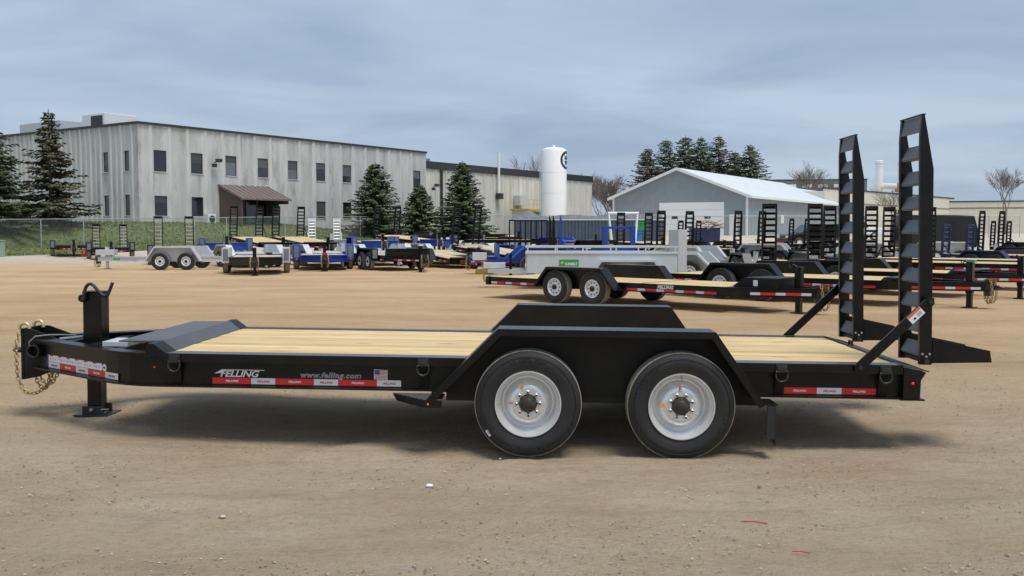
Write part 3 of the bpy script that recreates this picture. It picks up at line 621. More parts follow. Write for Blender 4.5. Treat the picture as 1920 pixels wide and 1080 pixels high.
# outward normal of the tongue side is (dy, -dx): the web's outer face is 6 mm out
def tongue_pt(u): return (-4.80 + dx * u + dy * 0.0075, -0.155 + dy * u - dx * 0.0075)
p0 = tongue_pt(0.17); tape_row(p0[0], p0[1], dx, dy, 0.4325, 0.050, (0.187, 0.26, 0.187, 0.26, 0.187), False)
def tongue_quad(u0, u1, z0, z1, m, nm, lift=0.0):
    a_, b_ = tongue_pt(u0), tongue_pt(u1); ex, ey = dy * lift, -dx * lift
    return decal(T, [(a_[0] + ex, a_[1] + ey, z0), (b_[0] + ex, b_[1] + ey, z0), (b_[0] + ex, b_[1] + ey, z1), (a_[0] + ex, a_[1] + ey, z1)], m, nm)
tongue_quad(0.17, 1.02, 0.485, 0.541, INKW, 'instruction_decal'); tongue_quad(0.145, 0.168, 0.44, 0.541, INKN, 'blue_decal')
for i in range(6):
    u = 0.19 + i * 0.138; tongue_quad(u, u + 0.055, 0.531, 0.541, INKR, 'decal_heading', 0.001)
    for k in range(3):
        uu = u + 0.005 + k * 0.04; tongue_quad(uu, uu + 0.02, 0.500 + 0.008 * ((i + k) % 2), 0.516, INKG, 'decal_symbol', 0.001)
c_ = tongue_pt(1.055)
def disc(cx, cy, cz, r, m, lift, nm):
    P = [(cx + dx * r * math.cos(t) + dy * lift, cy + dy * r * math.cos(t) - dx * lift, cz + r * math.sin(t)) for t in [2 * math.pi * i / 20 for i in range(20)]]
    decal(T, P, m, nm)
disc(c_[0], c_[1], 0.512, 0.034, ORANGE, 0.0, 'round_decal'); disc(c_[0], c_[1], 0.512, 0.028, INKW, 0.001, 'round_decal'); tongue_quad(1.035, 1.072, 0.505, 0.519, INKN, 'round_decal', 0.002)
# maker's lettering, web address, flag
lg = obj('lettering', text_mesh('FELLING', 0.070, INKW, 0.32, 0.0016, sx=1.16, space=0.98), T); lg.matrix_local = face(-2.955, Yw - 0.001, 0.490)
MB().prism([(-2.998, 0.513), (-2.94, 0.546), (-2.608, 0.546), (-2.608, 0.541), (-2.922, 0.541), (-2.944, 0.518)], Yw - 0.0012, Yw - 0.0004).build('logo_stroke', INKW, T)
w1 = obj('lettering', text_mesh('www.felling.com', 0.056, INKG, 0.25, 0.0022, sx=1.12, space=1.12), T); w1.matrix_local = face(-2.33, Yw - 0.0005, 0.494)
w2 = obj('lettering', text_mesh('www.felling.com', 0.056, INKB, 0.25, -0.0016, sx=1.12, space=1.12), T); w2.matrix_local = face(-2.33, Yw - 0.0022, 0.494)
fx, fz, fw, fh = -1.752, 0.492, 0.096, 0.070
fq = lambda x0, x1, z0, z1, m, l, nm: decal(T, [(fx + x0, Yw - l, fz + z0 - 0.06 * x0), (fx + x1, Yw - l, fz + z0 - 0.06 * x1), (fx + x1, Yw - l, fz + z1 - 0.06 * x1), (fx + x0, Yw - l, fz + z1 - 0.06 * x0)], m, nm)
fq(-0.004, fw + 0.004, -0.004, fh + 0.004, INKW, 0.0004, 'flag_sticker')
for i in range(0, 13, 2): fq(0, fw, fh * i / 13, fh * (i + 1) / 13, INKR, 0.001, 'flag_stripe')
fq(0, fw * 0.42, fh * 6 / 13, fh, INKN, 0.0016, 'flag_canton')
for i in range(3):
    for k in range(4): fq(0.005 + k * 0.0095, 0.008 + k * 0.0095, fh * 0.52 + i * 0.010, fh * 0.52 + i * 0.010 + 0.003, INKW, 0.0022, 'flag_star')

# ------------------------------------------------------------------ yard trailers
def px(p, D): return (p - 960) / 1830.0 * D
def ybeam_mesh(f, r, nose, W, zt, h, m, s):
    def fn():
        path = [(-nose, -0.12), (-f - 0.30, -W + 0.20), (-f - 0.12, -W + 0.06), (-f, -W + 0.03), (r, -W + 0.03)]
        o = 0.035; pr = [(o, zt), (o, zt - 0.012), (0.0, zt - 0.018), (0.0, zt - h + 0.018), (o, zt - h + 0.012), (o, zt - h), (-0.03, zt - h), (-0.03, zt)]
        mb = sweep(path, pr)
        if s < 0: mb.v = [(x, -y, z) for x, y, z in mb.v]
        return mb.mesh('side_beam', m)
    return cached(('beam', f, r, nose, W, zt, h, m.name, s), fn)
def box_mesh(nm, m, *d): return cached((nm, m.name) + d, lambda: MB().box(*d).mesh(nm, m))
def yramp_mesh(h, w, m, lean):
    def fn():
        mb = MB(); t = lean
        prof = [(0, 0), (-t * h * 0.9, h * 0.88), (-t * h + 0.03, h), (-t * h + 0.06, h), (0.10 - t * h * 0.75, h * 0.78), (0.11, 0)]
        for ya in (0, w - 0.045): mb.prism(prof, ya, ya + 0.045)
        n = max(5, int(h / 0.19))
        for i in range(n):
            z = 0.06 + (h - 0.22) * i / (n - 1); x = -t * z + 0.01
            mb.add([(x, 0.045, z), (x, w - 0.045, z), (x + 0.05, w - 0.06, z + 0.07), (x + 0.05, 0.06, z + 0.07), (x + 0.055, 0.045, z - 0.01), (x + 0.055, w - 0.045, z - 0.01)], [(0, 1, 2, 3), (4, 5, 1, 0)])
        mb.box(-t * h + 0.025, -t * h + 0.05, 0, w, h - 0.09, h + 0.005)
        return mb.mesh('ramp', m)
    return cached(('ramp', h, w, m.name, lean), fn)
def fender_mesh(x0, x1, zlo, zhi, y0, y1, m, run):
    def fn():
        P = [(x0 - run, zlo), (x0, zhi), (x1, zhi), (x1 + run, zlo)]
        Q = [(x0 - run + 0.014, zlo), (x0 + 0.006, zhi - 0.012), (x1 - 0.006, zhi - 0.012), (x1 + run - 0.014, zlo)]
        S = [(x0 - run + 0.07, zlo), (x0 + 0.03, zhi - 0.06), (x1 - 0.03, zhi - 0.06), (x1 + run - 0.07, zlo)]
        mb = MB(); mb.prism(P + Q[::-1], y0, y1); e = 0.012 if y1 > y0 else -0.012
        mb.prism(Q + S[::-1], y0, y0 + e); mb.prism([(q[0], q[1] - 0.001) for q in Q], y1 - e, y1)
        return mb.mesh('fender', m)
    return cached(('fender', x0, x1, zlo, zhi, y0, y1, m.name, run), fn)
def ychain_mesh():
    def fn():
        mb = MB()
        for s in (-1, 1):
            c = chain_mesh([(0, s * 0.13, 0.16), (-0.05, s * 0.15, -0.05), (-0.04, s * 0.14, -0.28), (0.03, s * 0.12, -0.37), (0.10, s * 0.10, -0.28), (0.14, s * 0.08, -0.08)], 0.09, 0.010, 0.026, 6, 4); mb.add(c.v, c.f)
        return mb.mesh('safety_chain', ZINC)
    return cached('ychain', fn)
def yard_trailer(label, X, Y, head, paint, name='flatbed_trailer', group=None, f=2.9, r=2.0, nose=4.4, W=1.02, dz=0.60, h=0.20, deck=WOOD, wheels='white', fend='slope', fpaint=None,
                 ftop=0.90, ramps=None, rpaint=None, rlean=0.03, tape=True, jack=True, board=0.08, R0=0.385, chain=True, nw=18, lamps=False, lid=None, letter=False, jx=None, dz_off=0.0, frun=0.42, pitch=0.0):
    z = terrain(X, Y) + dz_off
    T = thing(name, label, 'trailer', (X, Y, z), (0, R(pitch), R(head)), group)
    fp = fpaint or paint
    for s in (1, -1): obj('side_beam', ybeam_mesh(f, r, nose, W, dz, h, paint, s), T)
    obj('front_beam', box_mesh('front_beam', paint, -f - 0.06, -f + 0.02, -W + 0.04, W - 0.04, dz - h + 0.01, dz - 0.005), T)
    obj('rear_beam', box_mesh('rear_beam', paint, r, r + 0.12, -W, W, dz - h - 0.01, dz + 0.005), T)
    for x in (-f * 0.66, -f * 0.33, 0.35, r * 0.6): obj('cross_member', box_mesh('cross_member', AXLE, 0, 0.08, -W + 0.05, W - 0.05, dz - h + 0.02, dz - 0.05), T, 0, (x, 0, 0))
    if deck:
        n = 7; w = (2 * W - 0.12) / n; me = box_mesh('deck_board', deck, -f, r, 0.003, w - 0.005, -0.04, 0.0)
        for i in range(n): obj('deck_board', me, T, 0, (0, -W + 0.06 + i * w, dz + 0.004))
    if board: MB_ = obj('bulkhead', cached(('blk', f, W, dz, board, paint.name), lambda: MB().prism([(-f + 0.04, dz + 0.006), (-f - 0.04, dz + board), (-f - 0.38, dz + board - 0.01), (-f - 0.38, dz + board - 0.03), (-f - 0.05, dz + board - 0.03), (-f - 0.05, dz + 0.006)], -W + 0.02, W - 0.02).mesh('bulkhead', DARKSTEEL if paint is BLACK else paint)), T)
    yo = W + 0.28
    for s in (-1, 1):
        for x in (-0.56, 0.56): wheel(T, x, s * yo * 0.995, R0 - 0.008, s, R0, n=nw, detail=nw > 12) if wheels else None
        if fend == 'slope': obj('fender', fender_mesh(-0.80, 0.80, dz - 0.16, ftop, s * (yo + 0.02), s * (W + 0.004), fp, frun), T)
        elif fend == 'post':
            obj('fender', fender_mesh(-0.98, 0.80, dz - 0.16, ftop, s * (yo + 0.02), s * (W + 0.004), fp, 0.16), T)
            y0, y1 = sorted((s * (yo + 0.02), s * (W + 0.004)))
            fr = obj('fender_front', box_mesh('fender_front', fp, -1.16, -1.13, y0, y1, 0.42, ftop), T); obj('grip_panel', box_mesh('grip_panel', TREADP2, -1.172, -1.162, y0 + 0.05, y1 - 0.05, 0.52, ftop - 0.05), fr)
        if lamps:
            obj('amber_lamp', cached('yl', lambda: MB().lathe([(0.03, 0.0), (0.03, -0.02), (0, -0.03)], 8, axis='x').mesh('amber_lamp', AMBER)), T, 0, (-1.175, s * (W + 0.15), 0.46)); obj('amber_lamp', CACHE['yl'], T, 0, (-f - 0.065, s * (W - 0.25), dz - 0.13))
        if tape:
            x = -f + 0.15; red = True; k = 0
            while x < r - 0.2:
                wd = 0.30 if red else 0.20
                if not (-1.3 < x + wd / 2 < 1.25): obj('reflective_tape', box_mesh('reflective_tape', RED if red else TAPEW, 0, wd - 0.003, -0.002, 0.002, 0, 0.055), T, 0, (x, s * (W - 0.024), dz - h + 0.024))
                x += wd; red = not red
            x = -nose + 0.35; red = False
            d = Vector((nose - f - 0.30, W - 0.32)); L = d.length; an = math.atan2(d.y, d.x); u = 0.15
            while u < L - 0.25:
                wd = 0.30 if red else 0.20
                obj('reflective_tape', box_mesh('reflective_tape', RED if red else TAPEW, 0, wd - 0.003, -0.002, 0.002, 0, 0.055), T, 0, (-nose + d.x * u / L - s * 0 - 0.004 * math.sin(an), s * (0.12 + d.y * u / L + 0.006), dz - h + 0.035), (0, 0, s * an)); u += wd; red = not red
    if tape:
        for k in range(5): obj('reflective_tape', box_mesh('front_tape', RED if k % 2 == 0 else TAPEW, -0.002, 0.002, 0, 0.24, 0, 0.05), T, 0, (-f - 0.064, -0.62 + k * 0.25, dz - h + 0.03))
    xj = jx or -(nose - 0.42)
    if jack:
        J = bpy.data.objects.new('jack', None); COL.objects.link(J); J.parent = T; J.location = (xj, 0, 0); J.empty_display_size = 0.1
        obj('jack_tube', box_mesh('jack_tube', paint if paint is not BLUE else BLACK, -0.07, 0.07, -0.07, 0.07, 0.32, dz + 0.42), J); obj('jack_leg', box_mesh('jack_leg', paint if paint is not BLUE else BLACK, -0.055, 0.055, -0.055, 0.055, 0, 0.32), J); obj('jack_foot', box_mesh('jack_foot', DARKSTEEL, -0.13, 0.13, -0.13, 0.13, 0.0, 0.02), J)
        obj('crank_handle', cached('ycrank', lambda: MB().tube([(0, 0.08, -0.04), (0, 0.14, -0.04), (-0.02, 0.14, 0.05), (0.06, 0.14, 0.09), (0.12, 0.14, 0.0), (0.16, 0.14, 0.08)], 0.014, 6).mesh('crank_handle', DARKSTEEL)), J, 0, (0, 0, dz + 0.38))
    obj('coupler', cached(('coup', dz), lambda: MB().box(-0.02, 0.10, -0.14, 0.14, dz - 0.30, dz + 0.06).box(-0.16, -0.02, -0.045, 0.045, dz - 0.16, dz - 0.07).tube([(-0.22 + 0.07 * math.cos(a), 0.07 * math.sin(a), dz - 0.115) for a in [i * math.pi / 5 for i in range(10)]], 0.022, 6, closed=True).mesh('coupler', DARKSTEEL)), T, 0, (-nose - 0.02, 0, 0))
    if chain: obj('safety_chain', ychain_mesh(), T, 0, (-nose - 0.04, 0, dz - 0.1))
    if ramps:
        rh, rw = ramps; rp = rpaint or paint
        for s in (-1, 1):
            obj('ramp', yramp_mesh(rh, rw, rp, rlean), T, 0, (r + 0.06, s * 0.775 - rw / 2, dz + 0.02))
            if rh > 1.2:
                y = s * (0.775 + rw / 2 + 0.03)
                obj('ramp_brace', cached(('brc', rh, rp.name), lambda: MB().prism([(-0.42, 0.0), (0.05, 0.5), (0.09, 0.47), (-0.38, -0.03)], -0.012, 0.012).mesh('ramp_brace', rp)), T, 0, (r + 0.03, y, dz + 0.0))
    if lid: obj('tail_lamp_cover', box_mesh('lid', lid, -0.10, 0.12, -0.1, 0.1, dz + 0.42, dz + 0.47), T, 0, (xj, 0, 0))
    return T
def ramp_trailer(label, pm, D, head, paint, r=2.0, **k):
    return yard_trailer(label, px(pm, D) - (r + 0.06) * math.cos(R(head)), D - (r + 0.06) * math.sin(R(head)), head, paint, r=r, **k)
G1 = 'black trailers parked nose right behind the main trailer'; G2 = 'trailers parked nose out along the left fence'; G3 = 'galvanised trailers in the yard'
# near row behind the main trailer
A = yard_trailer('black tilt-deck trailer with white wheels and FELLING lettering, right behind the main trailer', 2.25, 23.3, 137, BLACK, name='tilt_trailer', f=3.75, r=2.95, nose=5.45, dz=0.53, ftop=0.845, board=0.0, nw=32, jx=-4.95, W=0.98, h=0.19)
tb = MB().prism([(-3.72, 0.54), (-4.0, 0.72), (-4.75, 0.72), (-4.75, 0.50), (-3.72, 0.50)], -0.52, 0.52).build('tool_box', BLACKF, A, bevel=0.006)
MB().box(-4.30, -4.20, 0.521, 0.526, 0.55, 0.67).build('box_label', INKW, tb)
lt = obj('lettering', text_mesh('FELLING', 0.092, INKW, 0.3, 0.003, align='CENTER', sx=1.2), A); lt.matrix_local = Matrix(((-1, 0, 0, -2.35), (0, 0, 1, 0.989), (0, 1, 0, 0.435), (0, 0, 0, 1)))
MB().box(-2.56, -2.14, 0.986, 0.989, 0.506, 0.512).build('logo_stroke', INKW, A)
MB().box(-1.72, -1.70, -0.92, 0.92, 0.535, 0.541).build('tilt_hinge', BLACKF, A)
yard_trailer('black flatbed behind the near ramp, green cover on its jack and chain at its nose', 6.42, 24.7, 137, BLACK, group=G1, f=3.4, r=2.3, nose=5.35, dz=0.58, lid=GREENB, nw=24, letter=False)
yard_trailer('black flatbed cut by the right edge, jack standing at the frame edge', 9.15, 27.5, 137, BLACK, group=G1, f=3.4, r=2.3, nose=5.2, dz=0.62, nw=20)
yard_trailer('long black flatbed with bare pine deck behind the two nearest right-hand trailers', 12.1, 30.4, 139, BLACK, group=G1, f=3.8, r=2.6, nose=5.6, dz=0.75, fend=None, R0=0.34, nw=16)
yard_trailer('black flatbed farther back with pale deck, nose beyond the right edge', 15.6, 34.0, 139, BLACK, group=G1, f=3.6, r=2.6, nose=5.2, dz=0.72, fend=None, R0=0.34, nw=14, deck=WOODG)
ramp_trailer('navy blue flatbed with short blue ramps near the right edge', 1797, 42, 118, NAVY, f=3.0, nose=4.6, ramps=(1.25, 0.46), dz=0.72, nw=14)
ramp_trailer('black trailer with tall ramps at the far right beyond the navy trailer', 1858, 50, 118, BLACK, ramps=(2.1, 0.42), nw=12)
ramp_trailer('small far black trailer with ramps under the bare tree on the right', 1876, 62, 118, BLACK, ramps=(1.6, 0.42), nw=12, tape=False)
ramp_trailer('black trailer facing away with ramps either side of the near main ramp', 1702, 37.5, -90, BLACK, ramps=(1.98, 0.47), nw=16, rlean=-0.02)
ramp_trailer('black trailer facing away, its two ramps flanking the far main ramp', 1592, 36, -88, BLACK, ramps=(1.98, 0.47), nw=16, rlean=-0.02)
ramp_trailer('black trailer facing away with the two largest yard ramps, before the shed side wall', 1483, 33, -88, BLACK, ramps=(1.98, 0.50), nw=18, rlean=-0.02)
ramp_trailer('black trailer with ramps standing before the white shed door', 1266, 43, 118, BLACK, ramps=(1.95, 0.44), nw=14)
ramp_trailer('black trailer with ramps left of the white shed door by the white frame', 1190, 47, 114, BLACK, ramps=(1.95, 0.42), nw=12)
ramp_trailer('far black trailer with small ramps by the shed door sill', 1293, 64, 122, BLACK, ramps=(1.6, 0.42), nw=10, tape=False)
ramp_trailer('black trailer with one pair of ramps before the shed walk door', 1406, 43, 125, BLACK, ramps=(1.95, 0.44), nw=12)
ramp_trailer('far black trailer with slim ramps before the shed side wall', 1498, 60, 128, BLACK, ramps=(1.75, 0.42), nw=10, tape=False)
yard_trailer('far black trailer with pine deck and no ramps below the white shed door', px(1335, 52), 52, 150, BLACK, nw=12, fend=None, R0=0.34, dz=0.75)
yard_trailer('far black trailer with pine deck between the shed corner and the plough', px(1435, 62), 62, 155, BLACK, nw=10, fend=None, R0=0.34, dz=0.75, tape=False)
# galvanised trailers right of centre
yard_trailer('galvanised trailer with white wheels behind the black tilt trailer deck', 5.55, 32.4, 160, GALV, group=G3, name='galvanised_trailer', deck=None, board=0, ftop=0.99, tape=False, nw=24, f=1.9, r=2.0, nose=2.9, frun=0.55, h=0.26)
yard_trailer('second galvanised trailer, half hidden by the tailgate of the box trailer', 6.9, 38.3, 150, GALV, group=G3, name='galvanised_trailer', deck=None, board=0, ftop=1.1, tape=False, nw=20, f=1.5, r=2.2, nose=2.2, frun=0.55, h=0.26)
yard_trailer('third galvanised trailer, farthest of those right of the tailgate post', 11.0, 42.5, 160, GALV, group=G3, name='galvanised_trailer', deck=None, board=0, ftop=1.15, tape=False, nw=16, frun=0.6, f=2.0, nose=3.0)
yard_trailer('galvanised trailer at the right, seen between the two main ramps', 16.3, 45.5, 165, GALV, group=G3, name='galvanised_trailer', deck=None, board=0, ftop=1.15, tape=False, nw=14, frun=0.6, f=2.0, nose=3.0)
yard_trailer('galvanised trailer right of the near main ramp before the enclosed trailer', 22.0, 50.0, 170, GALV, group=G3, name='galvanised_trailer', deck=None, board=0, ftop=1.15, tape=False, nw=12, frun=0.6, f=2.0, nose=3.0)
# galvanised utility trailer with rails and green sign
U = thing('utility_trailer', 'galvanised box utility trailer with top rails and green sign board', 'trailer', (3.0, 29.1, 0), (0, 0, R(-1.0)), G3)
for s in (-1, 1):
    MB().box(-2.55, 1.78, s * 0.95 - 0.02, s * 0.95 + 0.02, 0.46, 1.02).box(-2.60, 1.80, s * 0.95 - 0.045, s * 0.95 + 0.045, 1.02, 1.08).build('side_panel', GALV, U, bevel=0.006)
    rl = MB().box(-2.60, 1.80, s * 0.95 - 0.022, s * 0.95 + 0.022, 1.20, 1.245)
    rl.build('top_rail', GALV, U, bevel=0.005)
    for k in range(6): box('rail_post', GALV, U, -2.55 + k * 0.85, -2.51 + k * 0.85, s * 0.95 - 0.018, s * 0.95 + 0.018, 1.08, 1.20)
    for x in (-0.2, 0.85): wheel(U, x, s * 1.24, 0.37, s, 0.375, n=20)
    obj('fender', fender_mesh(-0.45, 1.1, 0.40, 0.86, s * 1.26, s * 0.975, GALV, 0.3), U)
box('front_panel', GALV, U, -2.59, -2.55, -0.93, 0.93, 0.46, 1.02); box('floor', WOODG, U, -2.54, 1.78, -0.92, 0.92, 0.46, 0.50)
gt = MB().box(1.80, 2.05, -0.98, 0.98, 0.45, 1.72); gt.build('tailgate', GALV, U, bevel=0.008)
for s in (1, -1): obj('tongue_beam', cached(('utb', s), lambda: MB().prism([(-2.56, s * 0.80), (-2.56, s * 0.70), (-3.72, s * 0.05), (-3.72, s * 0.15)], 0.44, 0.56, axis='z').mesh('tongue_beam', GALV)), U)
MB().box(-3.85, -3.20, -0.16, 0.16, 0.57, 0.74).build('tongue_box', GALV, U, bevel=0.01)
MB().tube([(-4.02, 0, 0.55), (-3.84, 0, 0.55)], 0.05, 8).build('coupler', STEEL, U); box('jack_tube', BLACK, U, -3.08, -3.0, -0.04, 0.04, 0.30, 1.02); box('jack_leg', GALV, U, -3.07, -3.01, -0.03, 0.03, 0.0, 0.30)
obj('safety_chain', ychain_mesh(), U, 0, (-3.8, 0, 0.52))
sg = box('sign_board', GREENV, U, -1.62, -1.06, -0.985, -0.974, 0.68, 0.86)
tx = obj('lettering', text_mesh('SUNBELT', 0.105, INKW, 0.0, 0.003, sx=0.82), sg); tx.matrix_local = face(-1.45, -0.9865, 0.70)
MB().prism([(-1.535 + (0.052 if i % 2 else 0.034) * math.cos(i * math.pi / 8), 0.77 + (0.052 if i % 2 else 0.034) * math.sin(i * math.pi / 8)) for i in range(16)], -0.988, -0.9855).build('sun_emblem', YELLOW, sg)
# blue trailer with silver box left of the utility trailer, far gates
B1 = yard_trailer('blue trailer with a silver tongue box, left of the galvanised box trailer', 1.15, 38.9, 5, BLUE, name='blue_trailer', fend='slope', frun=0.7, ftop=1.08, ramps=None, nw=16, f=1.75, r=2.4, nose=2.9, deck=None, tape=True, dz=0.62)
MB().box(-2.75, -2.2, -0.7, -0.35, 0.55, 0.85).build('tongue_box', GALV, B1, bevel=0.01); MB().box(-1.80, -1.72, -1.02, 1.02, 0.62, 1.18).build('blue_headboard', BLUE, B1, bevel=0.01)
yl = MB().prism([(-0.26, 0), (0.26, 0), (0.20, 0.22), (0.05, 0.32), (-0.12, 0.30), (-0.24, 0.16)], -0.2, 0.2); o = yl.build('yellow_bucket', YELLOW, None, bevel=0.03, loc=(px(903, 38.5), 38.5, 0.0)); tag(o, 'yellow tarp-wrapped lump on the ground beside the blue trailer', 'bundle')
Gt = yard_trailer('black landscape trailer with an upright barred gate left of the blue goal-like frame', px(992, 52), 52.0, -92, BLACK, name='gate_trailer', f=2.4, r=2.2, nw=10, tape=False, ramps=None)
gm = MB().box(2.3, 2.36, -0.98, 0.98, 2.18, 2.25).box(2.3, 2.36, -0.98, 0.98, 0.65, 0.72)
gm.build('gate_frame', BLACK, Gt)
for k in range(8): box('gate_bar', BLACK, Gt, 2.31, 2.35, -0.99 + k * 0.272, -0.92 + k * 0.272, 0.72, 2.18)
bt = yard_trailer('blue deck-over trailer with slim uprights behind the galvanised rails', px(1090, 47), 47.0, 20, BLUE, name='blue_trailer', f=2.3, r=2.6, nose=3.6, dz=0.82, fend=None, R0=0.34, nw=12, tape=False, deck=None, chain=False)
for x, m in ((-1.9, BLACK), (-1.72, BLACK), (-1.35, BLUE)): MB().prism([(x, 0.82), (x + 0.16, 0.82), (x + 0.12, 2.2), (x + 0.06, 2.42), (x + 0.03, 2.2)], -0.5, -0.42).build('upright_stake', m, bt)
yard_trailer('far black low trailer behind the goal-shaped frame', px(1120, 57), 57.0, 152, BLACK, nw=10, fend='post', ftop=1.1, dz=0.85, tape=False)
yard_trailer('far blue low trailer behind the barred gate', px(1040, 62), 62.5, 158, BLUE, nw=10, fend='slope', ftop=1.15, dz=0.9, tape=False, deck=WOODG, f=2.2, nose=3.2)
yard_trailer('far black pine-decked trailer between the blue bin and the shed door', px(1232, 54), 55.0, 150, BLACK, nw=10, fend=None, R0=0.34, dz=0.95, tape=False, pitch=-3)
FB = thing('goal_frame', 'blue goal-shaped steel frame standing behind the galvanised rails', 'frame', (px(1160, 44), 44.0, 0), (0, 0, R(12)))
for x in (-0.66, 0.66): box('frame_leg', BLUE, FB, x - 0.10, x + 0.10, -0.09, 0.09, 0.0, 1.92, 0.01)
box('frame_top', BLUE, FB, -0.56, 0.56, -0.06, 0.06, 1.78, 1.90, 0.01); box('frame_base', BLUE, FB, -0.56, 0.56, -0.06, 0.06, 0.75, 0.95, 0.01)
WF = thing('a_frame', 'white A-shaped steel frame in front of the grey shed', 'frame', (px(1168, 66), 66.0, terrain(0, 66)), (0, 0, R(4)))
MB().tube([(-1.05, 0, 2.65), (1.05, 0, 2.65)], 0.085, 8).build('top_bar', WHITE, WF)
for x in (-1, 1):
    for y in (-0.4, 0.4): MB().tube([(x * 0.98, 0, 2.60), (x * 0.72, y, 0.0)], 0.06, 8).build('leg', WHITE, WF)
# left rows: nose-out trailers
L1 = yard_trailer('galvanised tandem trailer with white wheels and empty tongue, parked sideways at far left', -14.75, 43.6, 2, GALV, group=G3, name='galvanised_trailer', f=1.55, r=2.4, nose=3.7, dz=0.55, ftop=1.02, deck=None, tape=False, nw=24, board=0)
MB().box(-3.7, -2.9, -0.25, 0.25, 0.62, 0.86).build('tongue_box', GALV, L1, bevel=0.01); obj('green_tag', box_mesh('gtag', GREENV, -2.7, -2.4, -0.9, -0.89, 0.42, 0.5), L1)
P = dict(nw=18, fend='post', chain=True, f=2.2, r=2.4, nose=3.5, board=0.05)
yard_trailer('black trailer facing out with grey fender panels, left of the blue one', -10.45, 40.0, 103, BLACK, group=G2, fpaint=GALV, ftop=1.02, deck=WOODG, tape=False, lamps=True, dz=0.64, h=0.26, **P)
b3 = yard_trailer('blue trailer facing out between two black trailers, white plate on its front beam', -8.55, 44.2, 102, BLUE, group=G2, ftop=1.10, deck=WOODG, tape=False, lamps=True, dz=0.62, h=0.26, **P)
MB().box(-2.275, -2.265, -0.25, -0.02, 0.48, 0.58).build('front_plate', INKW, b3); MB().box(-2.275, -2.265, -0.12, 0.18, 0.38, 0.43).build('front_plate', INKG, b3); MB().box(-3.4, -3.2, -0.1, 0.1, 0.62, 0.78).build('red_cover', REDP, b3, bevel=0.02)
b4 = yard_trailer('black high-sided trailer angled nose right with twin wheels showing, left row', -5.35, 43.3, 117, BLACK, group=G2, ftop=0.95, deck=WOODG, tape=True, dz=0.66, h=0.24, nw=20, fend='post', f=2.0, r=2.4, nose=3.9, board=0.3, lid=WHITE)
yard_trailer('black flatbed with pale deck at the right end of the front left row', -3.15, 46.6, 118, BLACK, group=G2, deck=WOODG, nw=16, f=2.6, r=2.4, nose=4.1, pitch=-3.5)
gl = ['galvanised trailer showing above the black grey-fendered trailer', 'galvanised trailer showing behind the blue trailer of the front left row', 'galvanised trailer between the blue and the black high-sided trailer', 'galvanised trailer with raised fenders behind the black high-sided trailer', 'galvanised trailer behind the pale-decked black flatbed, end of left row']
for lb, (X, Y, hd) in zip(gl, ((-12.6, 46.8, 122), (-9.35, 48.6, 120), (-6.75, 49.3, 120), (-3.7, 51.2, 122), (-0.6, 52.5, 124))):
    yard_trailer(lb, X, Y, hd, GALV, group=G3, name='galvanised_trailer', deck=GALV, ftop=1.04, tape=False, nw=14, f=2.1, r=2.2, nose=3.0, board=0, chain=False, frun=0.8, dz=0.66, h=0.28, W=1.06)
yard_trailer('blue low trailer between the black flatbed and the galvanised row end', 0.9, 47.5, 118, BLUE, group=G2, deck=WOODG, nw=14, f=2.3, r=2.2, nose=3.4, ftop=1.05, tape=False)
yard_trailer('black pale-decked flatbed just left of the blue trailer with silver box', -0.5, 44.2, 122, BLACK, group=G2, deck=WOODG, nw=14, f=2.0, r=2.6, nose=3.3, pitch=-4, dz=0.8)
# second left row
Q = dict(group=G2, nw=12, f=2.3, nose=3.7)
yard_trailer('low black trailer facing out at the far left by the fence, no ramps', px(110, 60), 62.0, 115, BLACK, fend='post', ftop=0.95, **Q)
ramp_trailer('black trailer with short ramps at far left, second from the fence end', 207, 60, 113, BLACK, ramps=(1.40, 0.46), fend='post', ftop=0.95, deck=None, **Q)
ramp_trailer('black trailer with tall ramps directly behind the sideways galvanised trailer', 327, 52, 110, BLACK, ramps=(1.85, 0.46), fend='post', ftop=1.0, **Q)
yard_trailer('blue trailer facing out in the second row, left of the brown entrance', px(424, 51), 51.0, 107, BLUE, fend='post', ftop=1.32, dz=1.02, h=0.3, deck=None, tape=False, **Q)
ramp_trailer('black tan-decked trailer with tall ramps before the brown entrance side wall', 462, 57, 126, BLACK, ramps=(1.75, 0.46), dz=1.16, fend=None, R0=0.36, pitch=-4.5, **Q)
ramp_trailer('black tan-decked trailer with tall ramps before the brown entrance door', 540, 57.5, 126, BLACK, ramps=(1.75, 0.46), dz=1.16, fend=None, R0=0.36, pitch=-4.5, **Q)
ramp_trailer('trailer with white ramps in front of the concrete building', 609, 62, 105, GALV, ramps=(1.35, 0.46), rpaint=WHITE, deck=None, tape=False, dz=1.0, fend=None, R0=0.36, **Q)
yard_trailer('blue trailer with pale deck in front of the first spruce', px(698, 55), 55.0, 108, BLUE, deck=WOODG, fend='post', ftop=1.35, dz=1.05, h=0.3, tape=False, **Q)
ramp_trailer('black trailer with pine deck and slim ramps beside the blue pale-decked trailer', 724, 60, 135, BLACK, ramps=(1.75, 0.44), dz=1.2, fend=None, R0=0.36, pitch=-4.5, **Q)
yard_trailer('blue trailer facing out below the second and third spruce', px(812, 57), 57.5, 100, BLUE, deck=None, fend='post', ftop=1.38, dz=1.08, h=0.3, tape=False, **Q)
ramp_trailer('black trailer with broad ramps in front of the third spruce', 872, 50, 140, BLACK, ramps=(1.95, 0.50), deck=WOODG, dz=0.85, fend=None, R0=0.36, pitch=-4.5, **Q)
yard_trailer('far black trailer with dark sides below the second spruce, behind the blue ones', px(765, 70), 70.0, 130, BLACK, fend='post', ftop=1.3, dz=1.0, deck=WOODG, tape=False, **Q)
yard_trailer('far black trailer low behind the broad ramps, below the third spruce', px(905, 68), 68.0, 140, BLACK, fend='post', ftop=1.2, dz=0.95, tape=False, **Q)
